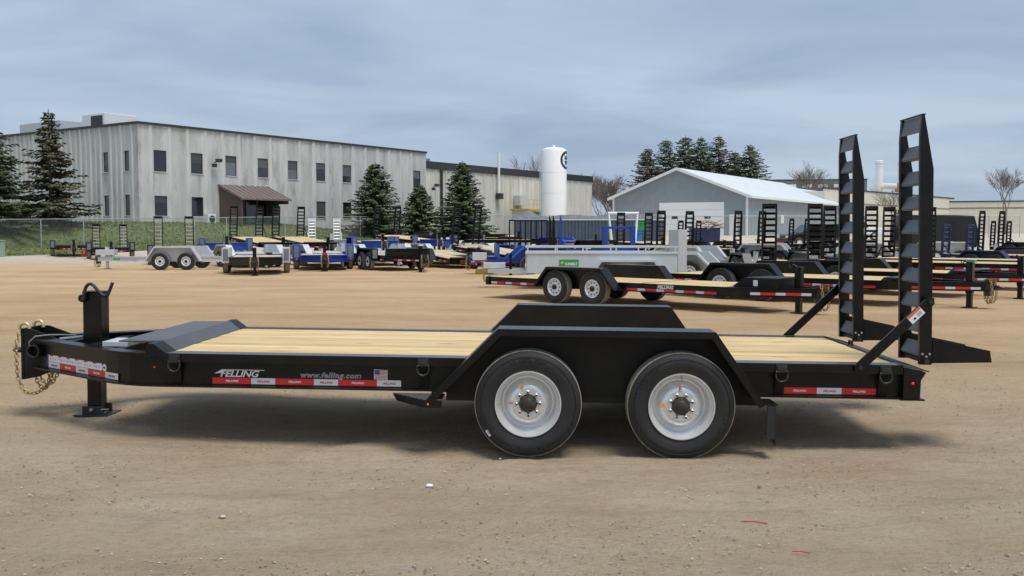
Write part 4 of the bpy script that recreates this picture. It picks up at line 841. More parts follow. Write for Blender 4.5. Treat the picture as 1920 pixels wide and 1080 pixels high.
yard_trailer('far black trailer with a strip of tan deck left of the barred gate', px(940, 62), 62.0, 160, BLACK, fend=None, R0=0.36, dz=1.0, tape=False, **Q)

# ------------------------------------------------------------------ concrete building with its low wing
BC = Vector((-29.7, 78.0)); BA = math.atan2(0.8247, 0.5656)
def bworld(u, v): return (BC.x + u * 0.5656 - v * 0.8247, BC.y + u * 0.8247 + v * 0.5656)
def zbase(u): return 2.35 - 1.0 * sstep(12, 27, u)
BLD = thing('concrete_building', 'two-storey pale ribbed concrete building with dark windows', 'building', (BC.x, BC.y, 0), (0, 0, BA))
def wall_panel(parent, a0, a1, z0, z1, holes, m, axis, face_at, depth=0.22):
    """one precast panel between a0 and a1; holes [(h0,h1,zl,zh)]; axis 'x' = front wall, 'y' = left wall"""
    xs = sorted({a0, a1, *[h[0] for h in holes], *[h[1] for h in holes]}); zs = sorted({z0, z1, *[h[2] for h in holes], *[h[3] for h in holes]})
    mb = MB()
    def P(a, d, z): return (a, face_at + d, z) if axis == 'x' else (face_at + d, a, z)
    def inh(a, z): return any(h[0] < a < h[1] and h[2] < z < h[3] for h in holes)
    for i in range(len(xs) - 1):
        for j in range(len(zs) - 1):
            if inh((xs[i] + xs[i + 1]) / 2, (zs[j] + zs[j + 1]) / 2): continue
            mb.add([P(xs[i], 0, zs[j]), P(xs[i + 1], 0, zs[j]), P(xs[i + 1], 0, zs[j + 1]), P(xs[i], 0, zs[j + 1])], [(0, 1, 2, 3)])
    for q in [(a0, a1, z0, z1)] + list(holes):
        c = [(q[0], q[2]), (q[1], q[2]), (q[1], q[3]), (q[0], q[3])]
        for k in range(4):
            (p0, r0), (p1, r1) = c[k], c[(k + 1) % 4]; mb.add([P(p0, 0, r0), P(p1, 0, r1), P(p1, depth, r1), P(p0, depth, r0)], [(0, 1, 2, 3)])
    me = bpy.data.meshes.new('wall_panel'); me.from_pydata(mb.v, [], mb.f); me.materials.append(m); return obj('wall_panel', me, parent)
def window(parent, a0, a1, z0, z1, axis, face_at, glass):
    t = 0.06; d0, d1 = 0.07, 0.13; mb = MB()
    def bx(p0, p1, q0, q1, e0, e1): mb.box(*((p0, p1, face_at + e0, face_at + e1) if axis == 'x' else (face_at + e0, face_at + e1, p0, p1)), q0, q1)
    bx(a0, a1, z1 - t, z1, d0, d1); bx(a0, a1, z0, z0 + t, d0, d1); bx(a0, a0 + t, z0 + t, z1 - t, d0, d1); bx(a1 - t, a1, z0 + t, z1 - t, d0, d1)
    w = mb.build('window', ALU, parent)
    g = MB(); mb = g; bx(a0 + t, a1 - t, z0 + t, z1 - t, d0 + 0.02, d0 + 0.03); g.build('pane', glass, w)
    if rnd.random() < 0.65:
        bl = MB(); mb = bl; bx(a0 + t + 0.01, a1 - t - 0.01, z1 - t - (z1 - z0) * rnd.choice((0.3, 0.45, 0.6, 0.88)), z1 - t, d0 + 0.012, d0 + 0.017); bl.build('blind', mat('slat_blind', (0.10, 0.105, 0.115), 0.3, rand=0.45, var=0.2), w)
    s = MB(); mb = s; bx(a0 - 0.05, a1 + 0.05, z0 - 0.06, z0 + 0.002, -0.05, d0); s.build('sill', CONCR, w)
PW = 1.79; TOP = 10.40
holes = {}
for k in (0, 1, 2, 3, 4, 5, 6, 9): holes.setdefault(2 * k, []).append((1.42 + 3.585 * k, 2.63 + 3.585 * k, 6.52, 8.24))
for k in (0, 1, 5, 6): holes.setdefault(2 * k, []).append((1.42 + 3.585 * k, 2.63 + 3.585 * k, 2.94, 4.56))
edges = [0.0] + [1.13 + PW * i for i in range(20)]; edges[-1] = 35.85
for i in range(len(edges) - 1):
    a0, a1 = edges[i] + 0.008, edges[i + 1] - 0.008; hs = [h for hh in holes.values() for h in hh if a0 < (h[0] + h[1]) / 2 < a1]
    wall_panel(BLD, a0, a1, 0.4, TOP - 0.18, hs, CONC, 'x', 0.0)
    for h in hs: window(BLD, *h, 'x', 0.0, BLIND if rnd.random() < 0.35 and h[2] > 5 else GLASS)
rib = MB().prism([(-0.20, 0.0), (-0.12, -0.085), (0.12, -0.085), (0.20, 0.0)], 0.4, TOP - 0.185, axis='z').mesh('rib', CONCR)
for e in edges[1:-1]: obj('rib', rib, BLD, 0, (e, 0, 0))
ledge = [0.80 + 1.42 * i for i in range(21)]
for i, s in enumerate([0.0] + ledge[:-1]):
    a0, a1 = s + 0.008, ([0.0] + ledge)[i + 1] - 0.008
    hs = [h for h in ((1.21, 1.86, 6.52, 8.15), (4.05, 4.72, 6.52, 8.15), (1.21, 1.86, 2.95, 4.62), (4.05, 4.72, 2.95, 4.62)) if a0 < (h[0] + h[1]) / 2 < a1]
    hs = [(max(h[0], a0 + 0.05), min(h[1], a1 - 0.05), h[2], h[3]) for h in hs]
    wall_panel(BLD, a0, a1, 0.4, TOP - 0.18, hs, CONC, 'y', 0.0)
    for h in hs: window(BLD, *h, 'y', 0.0, GLASS)
rib2 = MB().prism([(0.0, -0.15), (-0.10, -0.09), (-0.10, 0.09), (0.0, 0.15)], 0.4, TOP - 0.185, axis='z').mesh('rib', CONCR)
for e in ledge[:-1]: obj('rib', rib2, BLD, 0, (0, e, 0))
rib2b = MB().prism([(0.0, -0.12), (-0.06, -0.08), (-0.06, 0.08), (0.0, 0.12)], 0.4, TOP - 0.185, axis='z').mesh('rib', CONCR)
for e in ledge[:-1]:
    if not (0.7 < e < 1.0 or 3.5 < e < 3.8): obj('rib', rib2b, BLD, 0, (0, e + 0.71, 0))
box('roof_slab', FASCIA, BLD, 0.25, 35.6, 0.25, 29.0, TOP - 0.6, TOP - 0.35); box('core', AXLE, BLD, 0.24, 35.62, 0.24, 29.0, 0.4, TOP - 0.6)
MB().box(-0.16, 35.9, -0.16, 0.26, TOP - 0.18, TOP).box(-0.16, 0.26, 0.26, 29.2, TOP - 0.18, TOP).build('parapet_cap', FASCIA, BLD)
wall_panel(BLD, 0.008, 29, 0.4, TOP - 0.19, [], CONC, 'y', 35.85, -0.2)
# entrance porch
PO = bpy.data.objects.new('entrance_porch', None); COL.objects.link(PO); PO.parent = BLD; PO.empty_display_size = 0.3
zb0 = 2.3
MB().prism([(-0.02, zb0 - 0.6), (-0.02, 5.60), (-2.85, 4.40), (-2.85, zb0 - 0.6)], 7.86, 8.0, axis='x').build('porch_side_wall', BROWN, PO)
MB().prism([(-0.02, zb0 - 0.6), (-0.02, 5.60), (-2.85, 4.40), (-2.85, 4.1), (-1.6, 4.1), (-1.6, zb0 - 0.6)], 13.05, 13.17, axis='x').build('porch_side_wall', BROWN, PO)
MB().prism([(-0.02, 5.72), (-3.05, 4.50), (-3.05, 4.36), (-0.02, 5.58)], 7.7, 13.35, axis='x').build('porch_roof', BROWNR, PO)
for i in range(10): MB().prism([(-0.03, 5.76), (-3.05, 4.54), (-3.05, 4.50), (-0.03, 5.72)], 7.75 + i * 0.6, 7.79 + i * 0.6, axis='x').build('roof_seam', BROWNR, PO)
MB().box(8.0, 13.05, -0.18, -0.14, zb0 - 0.6, 5.5).build('porch_back_wall', BROWN, PO)
dr = box('door', GLASS, PO, 10.6, 11.7, -0.24, -0.19, zb0, 4.45); box('door_frame', ALU, dr, 10.5, 10.59, -0.26, -0.19, zb0, 4.55); box('door_frame', ALU, dr, 11.71, 11.8, -0.26, -0.19, zb0, 4.55)
for x in (12.0,): wn_ = box('porch_window', GLASS, PO, x, x + 0.9, -0.24, -0.19, 2.9, 4.4)
# concrete apron, wall lamps, air conditioner
ac = MB().box(6.05, 6.9, -0.75, -0.25, 2.25, 3.15); o = ac.build('condenser_body', WHITE, BLD, bevel=0.02)
MB().lathe([(0.30, 0), (0.30, -0.02), (0.10, -0.03), (0, -0.03)], 20, (6.48, -0.751, 2.72)).build('condenser_fan', FASCIA, o)
for u, z in ((7.35, 7.55), (36.9, 6.6)):
    MB().tube([(u, -0.13, z), (u, -0.5, z + 0.15), (u + 0.15, -0.6, z)], 0.05, 6).box(u - 0.18, u + 0.25, -0.85, -0.45, z + 0.02, z + 0.3).box(u - 0.35, u - 0.05, -0.5, -0.2, z - 0.4, z - 0.1).build('flood_lamp', FASCIA, BLD)
rt = box('roof_unit', WHITE, BLD, 3.0, 6.2, 9.0, 12.4, 9.8, 12.0, 0.04); box('unit_grille', FASCIA, rt, 2.96, 2.995, 9.3, 11.0, 10.9, 11.8)
box('roof_unit', GALV, BLD, 4.0, 8.0, 17.5, 24.5, 9.8, 12.0, 0.04); box('roof_hatch', CONCR, BLD, 14.5, 16.2, 2.5, 4.0, 9.8, 10.75, 0.02)
# low wing
LW = thing('concrete_wing', 'long cream concrete wing with dark roof band behind the spruces', 'building', (BC.x, BC.y, 0), (0, 0, BA))
e0 = 36.0
for i in range(20):
    a0 = e0 + i * 1.845 + 0.01; wall_panel(LW, a0, a0 + 1.825, 0.4, 8.6, [], CONC2, 'x', 0.3)
rib3 = MB().prism([(-0.14, 0.3), (-0.09, 0.2), (0.09, 0.2), (0.14, 0.3)], 0.4, 8.59, axis='z').mesh('rib', CONC2)
for i in range(1, 20): obj('rib', rib3, LW, 0, (e0 + i * 1.845, 0, 0))
box('roof_band', FASCIA, LW, e0 - 0.1, 72.95, 0.14, 20, 8.602, 9.42)
wall_panel(LW, 0.31, 20, 0.4, 8.59, [], CONC2, 'y', 72.92, -0.2); box('core', AXLE, LW, e0, 72.7, 0.56, 20, 0.4, 8.6)
box('downpipe', FASCIA, LW, 38.6, 38.85, 0.02, 0.19, 1.0, 8.6); box('roof_hatch', mat('copper_green', (0.12, 0.26, 0.24), 0.5), LW, 36.5, 39.0, 2.0, 5.0, 9.42, 9.9)
MB().tube([(49.6, -0.05, 5.9), (49.6, -0.05, 11.2)], 0.16, 10).build('vent_pipe', WHITE, LW); box('lamp_box', FASCIA, LW, 49.3, 50.1, -0.4, 0.18, 5.6, 6.3); box('extract_unit', GALV, LW, 53.2, 55.0, -0.8, 0.18, 4.9, 6.1)
DCo = bpy.data.objects.new('dust_collector', None); COL.objects.link(DCo); DCo.parent = LW; DCo.location = (52.2, -2.6, 0); DCo.empty_display_size = 0.2
box('collector_body', GALV, DCo, -1.8, 3.4, -1.2, 1.2, 1.0, 4.2); box('collector_grille', mat('louvre', (0.11, 0.11, 0.10), 0.6), DCo, -1.4, 1.2, -1.24, -1.21, 1.2, 4.0)
box('platform', YELLOW, DCo, -1.9, 3.6, -1.4, 1.4, 4.2, 4.4)
for k in range(7): MB().tube([(-1.85 + k * 0.9, -1.35, 4.4), (-1.85 + k * 0.9, -1.35, 5.5)], 0.035, 6).build('guard_post', YELLOW, DCo)
for z in (4.95, 5.5): MB().tube([(-1.85, -1.35, z), (3.55, -1.35, z)], 0.035, 6).build('guard_rail', YELLOW, DCo)
# grass bank between the fence and the building
def bank():
    v = []; us = [-34 + 1.5 * i for i in range(58)]; vs_ = [-9.0 + 0.75 * i for i in range(14)] + [2 + 3 * i for i in range(11)]
    for b in vs_:
        for a in us:
            x, y = bworld(a, b); t0 = terrain(x, y); s = sstep(-8.2, -0.6, b)
            z = t0 + max(0, (zbase(a) - t0)) * s + 0.03 * noise.noise(Vector((x * 0.4, y * 0.4, 2))) * s + (0.035 if b > -8.8 else -0.06)
            v.append((x, y, z))
    n = len(us); f = [(j * n + i, j * n + i + 1, (j + 1) * n + i + 1, (j + 1) * n + i) for j in range(len(vs_) - 1) for i in range(n - 1)]
    me = bpy.data.meshes.new('grass_bank'); me.from_pydata(v, [], f); me.materials.append(GRASS); me.polygons.foreach_set('use_smooth', [True] * len(f)); tag(obj('grass_bank', me), None, kind='structure')
bank()
def grass_blades():
    mb = MB(); r = random.Random(12)
    for i in range(16000):
        a = r.uniform(-20, 30); b = r.uniform(-8.3, -0.5); x, y = bworld(a, b); t0 = terrain(x, y); s = sstep(-8.2, -0.6, b); z = t0 + max(0, zbase(a) - t0) * s + 0.02
        h = r.uniform(0.06, 0.16); w = r.uniform(0.03, 0.07); an = r.random() * 3.14; dx_, dy_ = math.cos(an) * w, math.sin(an) * w
        mb.cm = 0 if r.random() < 0.7 else 1
        mb.add([(x - dx_, y - dy_, z), (x + dx_, y + dy_, z), (x + r.uniform(-.05, .05), y + r.uniform(-.05, .05), z + h)], [(0, 1, 2)])
    me = bpy.data.meshes.new('grass'); me.from_pydata(mb.v, [], mb.f); me.materials.append(mat('grass_blade', (0.12, 0.16, 0.045), 0.8)); me.materials.append(mat('dry_blade', (0.17, 0.15, 0.07), 0.8)); me.polygons.foreach_set('material_index', mb.m)
    tag(obj('grass', me), 'short spring grass on the bank before the concrete building', 'grass', kind='stuff')
grass_blades()
# ------------------------------------------------------------------ chain-link fences
def fence(label, pts, zoff=None, hgt=1.95, post=3.05, rail=True):
    F = thing('chain_link_fence', label, 'fence', (*pts[0], 0)); ox, oy = pts[0]
    P = [Vector(p) for p in pts]; tot = [0]
    for a, b in zip(P[:-1], P[1:]): tot.append(tot[-1] + (b - a).length)
    def at(s):
        for i in range(len(P) - 1):
            if s <= tot[i + 1] + 1e-6: t = (s - tot[i]) / (tot[i + 1] - tot[i]); return P[i].lerp(P[i + 1], t)
        return P[-1]
    def gz(p): return zoff(p) if zoff else terrain(p.x, p.y)
    N = int(tot[-1] / post); pm = cached(('fpost', hgt), lambda: MB().tube([(0, 0, -0.2), (0, 0, hgt)], 0.038, 8).mesh('fence_post', FENCE))
    for i in range(N + 1):
        p = at(i * post); obj('fence_post', pm, F, 0, (p.x - ox, p.y - oy, gz(p)))
    for i in range(N):
        a, b = at(i * post), at((i + 1) * post); MB().tube([(a.x - ox, a.y - oy, gz(a) + hgt - 0.02), (b.x - ox, b.y - oy, gz(b) + hgt - 0.02)], 0.027, 6).build('top_rail', FENCE, F)
    mb = MB(); st = 0.085; s = 0.0
    while s < N * post:
        for d in (1, -1):
            e = s + d * (hgt - 0.1)
            if 0 <= e <= N * post:
                a, b = at(s), at(e); za, zb = gz(a) + 0.05, gz(b) + hgt - 0.05
                w = Vector((b.x - a.x, b.y - a.y, zb - za)).normalized(); n_ = Vector((b.y - a.y, a.x - b.x, 0)).normalized(); q = w.cross(n_) * 0.0026; A_ = Vector((a.x - ox, a.y - oy, za)); B_ = Vector((b.x - ox, b.y - oy, zb)); o_ = n_ * 0.0026
                mb.add([A_ + q, A_ - q * .5 + o_, A_ - q * .5 - o_, B_ + q, B_ - q * .5 + o_, B_ - q * .5 - o_], [(0, 1, 4, 3), (1, 2, 5, 4), (2, 0, 3, 5)])
        s += st
    me = bpy.data.meshes.new('wire_mesh'); me.from_pydata(mb.v, [], mb.f); me.materials.append(FENCE); o = obj('wire_mesh', me, F); o['kind'] = 'stuff'
def bankz(p):
    x, y = p.x, p.y; rx, ry = x - BC.x, y - BC.y; u = rx * 0.5656 + ry * 0.8247; v = -rx * 0.8247 + ry * 0.5656; t0 = terrain(x, y); return t0 + max(0, zbase(u) - t0) * sstep(-8.2, -0.6, v)
fence('long chain-link fence at the foot of the grass bank', [bworld(-24, -6.3), bworld(36.8, -6.3)], bankz)
fence('chain-link fence running from the spruces across in front of the grey shed', [bworld(36.8, -6.3), (2, 103), (24, 96), (52, 96)], None, 2.1)
# ------------------------------------------------------------------ trees
def conifer_mesh(H_, Wd, seed, dens, m, ragged=0.25, gap=0.0):
    pw = 1.0 if seed == 3 else (0.62 + 0.22 * random.Random(seed).random())
    r = random.Random(seed); mb = MB(); z = H_ * 0.05
    while z < H_ * 0.985:
        t = z / H_; rad = Wd * 0.5 * min(1, (1 - t) * 1.12) ** pw * (0.86 + 0.28 * r.random()); k = max(4, int(5 + 6 * (1 - t)))
        a0 = r.random() * 6.28
        for i in range(k):
            if r.random() < gap: continue
            a = a0 + 6.283 * i / k + r.uniform(-0.3, 0.3); L = rad * (1 - ragged + 2 * ragged * r.random()) + 0.12; ca, sa = math.cos(a), math.sin(a)
            droop = 0.10 + 0.25 * (1 - t); n = max(3, int(dens * L))
            for q in range(n):
                u = (q + r.random()) / n; u = 0.12 + 0.88 * u; rr = L * u; zz = z - droop * L * u + 0.22 * L * u * u + r.uniform(-0.07, 0.07)
                wd = (0.18 + 0.30 * L * 0.35 * (1 - u)) * r.uniform(0.7, 1.2); ln = 0.26 * r.uniform(0.7, 1.3)
                for sgn in (-1, 1):
                    px_, py_ = rr * ca, rr * sa; ex = ca * ln * 0.7 - sgn * sa * wd; ey = sa * ln * 0.7 + sgn * ca * wd; ez = r.uniform(-0.14, 0.05)
                    nx, ny = -sgn * sa * 0.05 - ca * 0.05, sgn * ca * 0.05 - sa * 0.05
                    mb.add([(px_, py_, zz), (px_ + ex * 0.55 + nx * 2, py_ + ey * 0.55 + ny * 2, zz + ez * 0.3 + 0.05), (px_ + ex, py_ + ey, zz + ez), (px_ + ex * 0.5 + ca * 0.09, py_ + ey * 0.5 + sa * 0.09, zz + ez * 0.6 - 0.07)], [(0, 1, 2, 3)])
        z += (0.20 + 0.16 * (1 - t)) * max(0.75, H_ / 12)
    mb.tube([(0, 0, H_ * 0.97), (0, 0, H_ * 1.01)], 0.03, 4)
    me = bpy.data.meshes.new('crown'); me.from_pydata(mb.v, [], mb.f); me.materials.append(m); return me
def conifer(label, x, y, z, H_, Wd, seed, dens=9, m=SPRUCE, ragged=0.25, gap=0.0, me=None, group=None, name='spruce_tree'):
    Tt = thing(name, label, 'tree', (x, y, z), (0, 0, seed * 1.3), group)
    MB().tube([(0, 0, -0.2), (0, 0, H_ * 0.5), (0, 0, H_ * 0.97)], 0.05 + H_ * 0.014, 8, r2=0.02).build('trunk', BARK, Tt)
    obj('crown', me or conifer_mesh(H_, Wd, seed, dens, m, ragged, gap), Tt); return Tt
def bz(x, y): return bankz(Vector((x, y)))
for lb, p, D, top, w, sd, m, rg, gp, dn in (('tall ragged spruce with thin leaning top at far left', 98, 70, 209, 4.9, 3, SPRUCE_O, 0.55, 0.30, 9), ('dark spruce cut by the left picture edge', -26, 66, 205, 6.2, 5, SPRUCE, 0.38, 0.05, 10),
        ('broad pointed spruce nearest the concrete building windows', 705, 92, 306, 5.6, 8, SPRUCE, 0.3, 0.05, 10), ('smallest spruce of the three before the building corner', 787, 96, 348, 4.4, 11, SPRUCE, 0.25, 0.03, 12), ('dense broad spruce left of the white vent pipe', 868, 99, 304, 6.2, 15, SPRUCE, 0.2, 0.0, 11)):
    x = px(p, D); z = bz(x, D); conifer(lb, x, D, z, CAM_H + (434 - top) * D / 1830 - z, w, sd, dn, m, rg, gp)
cm = {}
for i, (p, top, w) in enumerate(((1213, 279, 9.6), (1247, 263, 8.6), (1283, 257, 10.4), (1312, 258, 10.0), (1345, 256, 11.0), (1376, 286, 10.0), (1404, 272, 9.8))):
    D = 140 + 3 * (i % 3); x = px(p, D); H_ = CAM_H + (434 - top) * D / 1830 - 1.3
    lb = ['broad brown-tinged conifer at the left end of the group behind the shed', 'slim conifer second from left behind the shed', 'third conifer from left behind the shed, over the roof peak', 'fourth conifer behind the shed, narrow top', 'tallest conifer behind the shed, fifth from left', 'short conifer between the two right-hand ones behind the shed', 'conifer at the right end of the group behind the shed'][i]
    conifer(lb, x, D, 1.3, H_, w, 30 + i, 9, SPRUCE_O if i in (0, 4) else SPRUCE, 0.35, 0.05, group='conifers behind the shed', name='conifer_tree')
def bare_mesh(H_, seed, depth, m, spread=0.5, r0=0.16):
    r = random.Random(seed); mb = MB(); tmin = H_ * 0.0011
    def br(p, d, L, rad, k):
        q = p + d * L * 0.5 + Vector((r.uniform(-1, 1), r.uniform(-1, 1), r.uniform(-1, 1))) * L * 0.06; e = p + d * L
        mb.tube([p, q, e], rad, 4 if k > 2 else 3, cap=False, r2=rad * 0.62)
        if k == 0: return
        for i in range(r.choice((2, 3, 3)) + (1 if k < 4 else 0)):
            nd = (d + Vector((r.uniform(-1, 1), r.uniform(-1, 1), r.uniform(-0.15, 0.75))) * spread * 1.7).normalized(); br(p + d * L * r.uniform(0.35, 1.0), nd, L * r.uniform(0.66, 0.86), max(rad * 0.55, tmin), k - 1)
    br(Vector((0, 0, 0)), Vector((0, 0, 1)), H_ * 0.24, r0, depth)
    me = bpy.data.meshes.new('branches'); me.from_pydata(mb.v, [], mb.f); me.materials.append(m); return me
def bare_tree(label, p, D, top, seed, depth=5, spread=0.5, r0=0.16, name='bare_tree', group=None, cat='tree'):
    x = px(p, D); z = terrain(x, D); H_ = CAM_H + (434 - top) * D / 1830 - z
    Tt = thing(name, label, cat, (x, D, z), (0, 0, 0), group); me = bare_mesh(H_, seed, depth, TWIG, spread, r0); mz = max(v.co.z for v in me.vertices)
    for v in me.vertices: v.co *= H_ / mz
    MB().tube([(0, 0, -0.3), (0, 0, H_ * 0.1)], r0 * 1.15, 8).build('trunk', BARK, Tt); obj('crown', me, Tt); return Tt
bare_tree('leafless tree at the right edge above the beige building', 1884, 130, 313, 4, 6, 0.42, 0.10)
bare_tree('leafless tree behind the shed roof', 1516, 185, 303, 6, 6, 0.5, 0.12)
bare_tree('small leafless tree before the beige building, between the main ramps', 1676, 120, 345, 8, 5, 0.45, 0.1)
bare_tree('thin leafless treetop left of the white tank', 1006, 175, 287, 9, 5, 0.4, 0.15)
for i, p in enumerate((1122, 1134, 1147, 1159, 1140)): bare_tree(['first leafless thicket tree right of the tank', 'second leafless thicket tree right of the tank', 'middle tall thicket tree right of the tank', 'last thicket tree, touching the shed corner', 'rear thicket tree right of the tank'][i], p, 150 + 4 * i, 322 + (i * 7) % 12, 20 + i, 6, 0.4, 0.1, 'thicket_tree', 'leafless thicket between tank and shed')
for i, (p, D, top) in enumerate(((18, 68, 372), (52, 70, 378), (135, 71, 386))): bare_tree(['bare brown shrub below the left-edge spruce', 'bare brown shrub between the two left spruces', 'bare brown shrub right of the ragged spruce'][i], p, D, top, 40 + i, 6, 0.75, 0.05, 'bare_shrub', 'bare shrubs behind the fence', 'shrub')

# ------------------------------------------------------------------ tank, shed, far buildings
TK = thing('storage_tank', 'tall white upright storage tank with a dark green emblem', 'tank', (px(1038, 110), 110, 1.25))
rt_, ht = 1.44, 9.35
MB().lathe([(rt_, 0), (rt_, ht), (rt_ * 0.92, ht + 0.25), (rt_ * 0.6, ht + 0.42), (0.15, ht + 0.5), (0, ht + 0.5)], 48, axis='z').build('tank_shell', TANKW, TK, smooth=30)
MB().lathe([(0.16, ht + 0.4), (0.16, ht + 0.72), (0, ht + 0.72)], 12, axis='z').build('top_valve', TANKW, TK)
for i in range(3): a = i * 2.1 + 0.4; MB().box(-0.12, 0.12, -0.12, 0.12, -0.9, 0.1, Matrix.Translation((1.2 * math.cos(a), 1.2 * math.sin(a), 0))).build('tank_leg', GALV, TK)
for zz in (2.3, 4.7, 7.0): MB().lathe([(rt_ + 0.001, zz - 0.03), (rt_ + 0.014, zz), (rt_ + 0.001, zz + 0.03)], 48, axis='z').build('weld_seam', TANKW, TK, smooth=60)
MB().tube([(-rt_ - 0.12, -0.5, 0.2), (-rt_ - 0.12, -0.5, ht * 0.96), (-rt_ * 0.7, -0.4, ht + 0.3)], 0.05, 6).build('vent_pipe', GALV, TK)
def on_tank(P, lift, m, nm, az=R(-22), zc=8.35):
    mb = MB(); n_ = len(P[0]); v = []
    for ring in P:
        for u, w in ring: a = az + u / rt_; v.append(((rt_ + lift) * math.cos(a), (rt_ + lift) * math.sin(a), zc + w))
    f = []
    if len(P) == 2: f = [(i, (i + 1) % n_, n_ + (i + 1) % n_, n_ + i) for i in range(n_)]
    else: v.append(((rt_ + lift) * math.cos(az), (rt_ + lift) * math.sin(az), zc)); f = [(i, (i + 1) % n_, n_) for i in range(n_)]
    MB().add(v, f).build(nm, m, TK)
circ = lambda r_, n_=48: [(r_ * math.cos(2 * math.pi * i / n_), r_ * math.sin(2 * math.pi * i / n_)) for i in range(n_)]
on_tank([circ(1.02), circ(0.72)], 0.012, LOGOG, 'emblem_ring'); on_tank([[( (0.70 if i % 8 < 2 else 0.45) * math.cos(2 * math.pi * i / 48), (0.70 if i % 8 < 2 else 0.45) * math.sin(2 * math.pi * i / 48)) for i in range(48)]], 0.014, LOGOG, 'emblem_centre')

SH = thing('metal_shed', 'long grey metal shed with white roof and large white door', 'building', (25.0, 104.0, 0), (0, 0, math.atan2(0.85, 0.53)))
# local x runs along the ridge away from the camera, local y across the gable (towards the left corner)
SW, E0, RG, SL, z0 = 15.7, 5.5, 8.5, 76.0, 0.6
MB().prism([(0, z0), (0, E0), (SW / 2, RG), (SW, E0), (SW, z0)], 0, 0.15, axis='x').build('gable_wall', SHED, SH)
box('side_wall', SHED, SH, 0.15, SL, 0.0, 0.15, z0, E0)
box('side_wall', SHED, SH, 0.15, SL, SW - 0.15, SW, z0, E0)
for s in (0, 1):
    P0, P1 = ((-0.55, E0 - 0.21), (SW / 2, RG)) if s == 0 else ((SW + 0.55, E0 - 0.21), (SW / 2, RG))
    rf = MB().prism([P0, P1, (P1[0], P1[1] + 0.16), (P0[0], P0[1] + 0.16)], -0.5, SL * 0.52, axis='x').build('roof', ROOFW, SH)
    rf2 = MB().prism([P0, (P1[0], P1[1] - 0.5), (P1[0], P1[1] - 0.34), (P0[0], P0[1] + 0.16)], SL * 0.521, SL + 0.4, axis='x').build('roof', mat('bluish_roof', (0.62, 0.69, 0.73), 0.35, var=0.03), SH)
    MB().prism([(P0[0], P0[1] - 0.12), (P1[0], P1[1] - 0.12), (P1[0], P1[1] + 0.2), (P0[0], P0[1] + 0.2)], -0.56, -0.505, axis='x').build('rake_trim', WHITE, SH)
for i in range(40): MB().prism([(-0.55, E0 - 0.048), (SW / 2 - 0.2, RG + 0.09), (SW / 2 - 0.2, RG + 0.13), (-0.55, E0 - 0.008)], 0.5 + i * 0.98, 0.53 + i * 0.98, axis='x').build('roof_rib', ROOFW, SH)
sid = MB().box(0, 0.03, -0.009, 0.0, z0, E0 - 0.22).mesh('siding_rib', SHED)
for i in range(40): obj('siding_rib', sid, SH, 0, (0.5 + i * 0.95, -0.001, 0))
gr = MB()
for i in range(26):
    yy = 0.3 + i * 0.6; zt_ = E0 + (RG - E0) * (1 - abs(yy - SW / 2) / (SW / 2)) - 0.05
    if not (3.4 < yy < 10.4): box('siding_rib', SHED, SH, -0.009, 0.0, yy, yy + 0.03, z0, zt_)
for yy in (-0.06, SW - 0.10): box('corner_trim', WHITE, SH, -0.05, 0.12, yy, yy + 0.22, z0, E0)
box('eave_trim', WHITE, SH, -0.4, SL, -0.62, -0.56, E0 - 0.30, E0 - 0.05)
dp = box('overhead_door', mat('door_white', (0.86, 0.87, 0.88), 0.5, var=0.02), SH, -0.06, -0.01, 2.55, 10.05, z0, 4.85)
for k in range(1, 5): box('door_joint', GALV, dp, -0.064, -0.061, 2.55, 10.05, z0 + 0.3 + k * 0.78, z0 + 0.34 + k * 0.78)
for yy in (4.4, 8.2): box('door_pane', GLASS, dp, -0.075, -0.062, yy - 0.35, yy + 0.35, 3.05, 3.35)
box('walk_door', WHITE, SH, -0.06, -0.01, 1.05, 1.95, z0, 3.5)
box('side_window', WHITE, SH, 12.0, 13.2, -0.05, -0.022, 2.6, 3.6)
def far_building(label, pts, z1, m, stripe=None, name='beige_building'):
    (xa, ya), (xb, yb) = pts; L = math.hypot(xb - xa, yb - ya); an = math.atan2(yb - ya, xb - xa)
    F = thing(name, label, 'building', (xa, ya, 0), (0, 0, an)); n_ = max(2, int(L / 6))
    for i in range(n_): box('wall_panel', m, F, L * i / n_ + 0.015, L * (i + 1) / n_ - 0.015, 0, 0.3, 0.8, z1)
    box('parapet_cap', FASCIA, F, -0.05, L + 0.05, -0.08, 0.4, z1, z1 + 0.22); box('core', m, F, 0.0, L, 0.31, 22, 0.8, z1 - 0.3)
    if stripe: box('wall_stripe', mat('olive_stripe', (0.22, 0.20, 0.12), 0.8), F, 0, L, -0.03, -0.004, *stripe)
    return F
f1 = far_building('beige flat-roofed building with white stacks beyond the shed', ((px(1545, 135), 135), (px(1786, 178), 178)), 7.55, BEIGE, (5.6, 5.8))
f2 = far_building('low beige building at the far right behind the bare tree', ((px(1782, 175), 176), (px(2080, 165), 168)), 6.9, BEIGE, (5.7, 5.95))
f3 = far_building('grey-green building with roof vents behind the shed roof', ((px(1380, 200), 205), (px(1640, 195), 200)), 12.2, mat('grey_green_roof', (0.14, 0.17, 0.16), 0.7), name='grey_building')
for k in range(5): box('roof_vent', WHITE, f3, 8 + k * 3.1, 9.8 + k * 3.1, -1.6, -0.4, 10.6, 11.3)
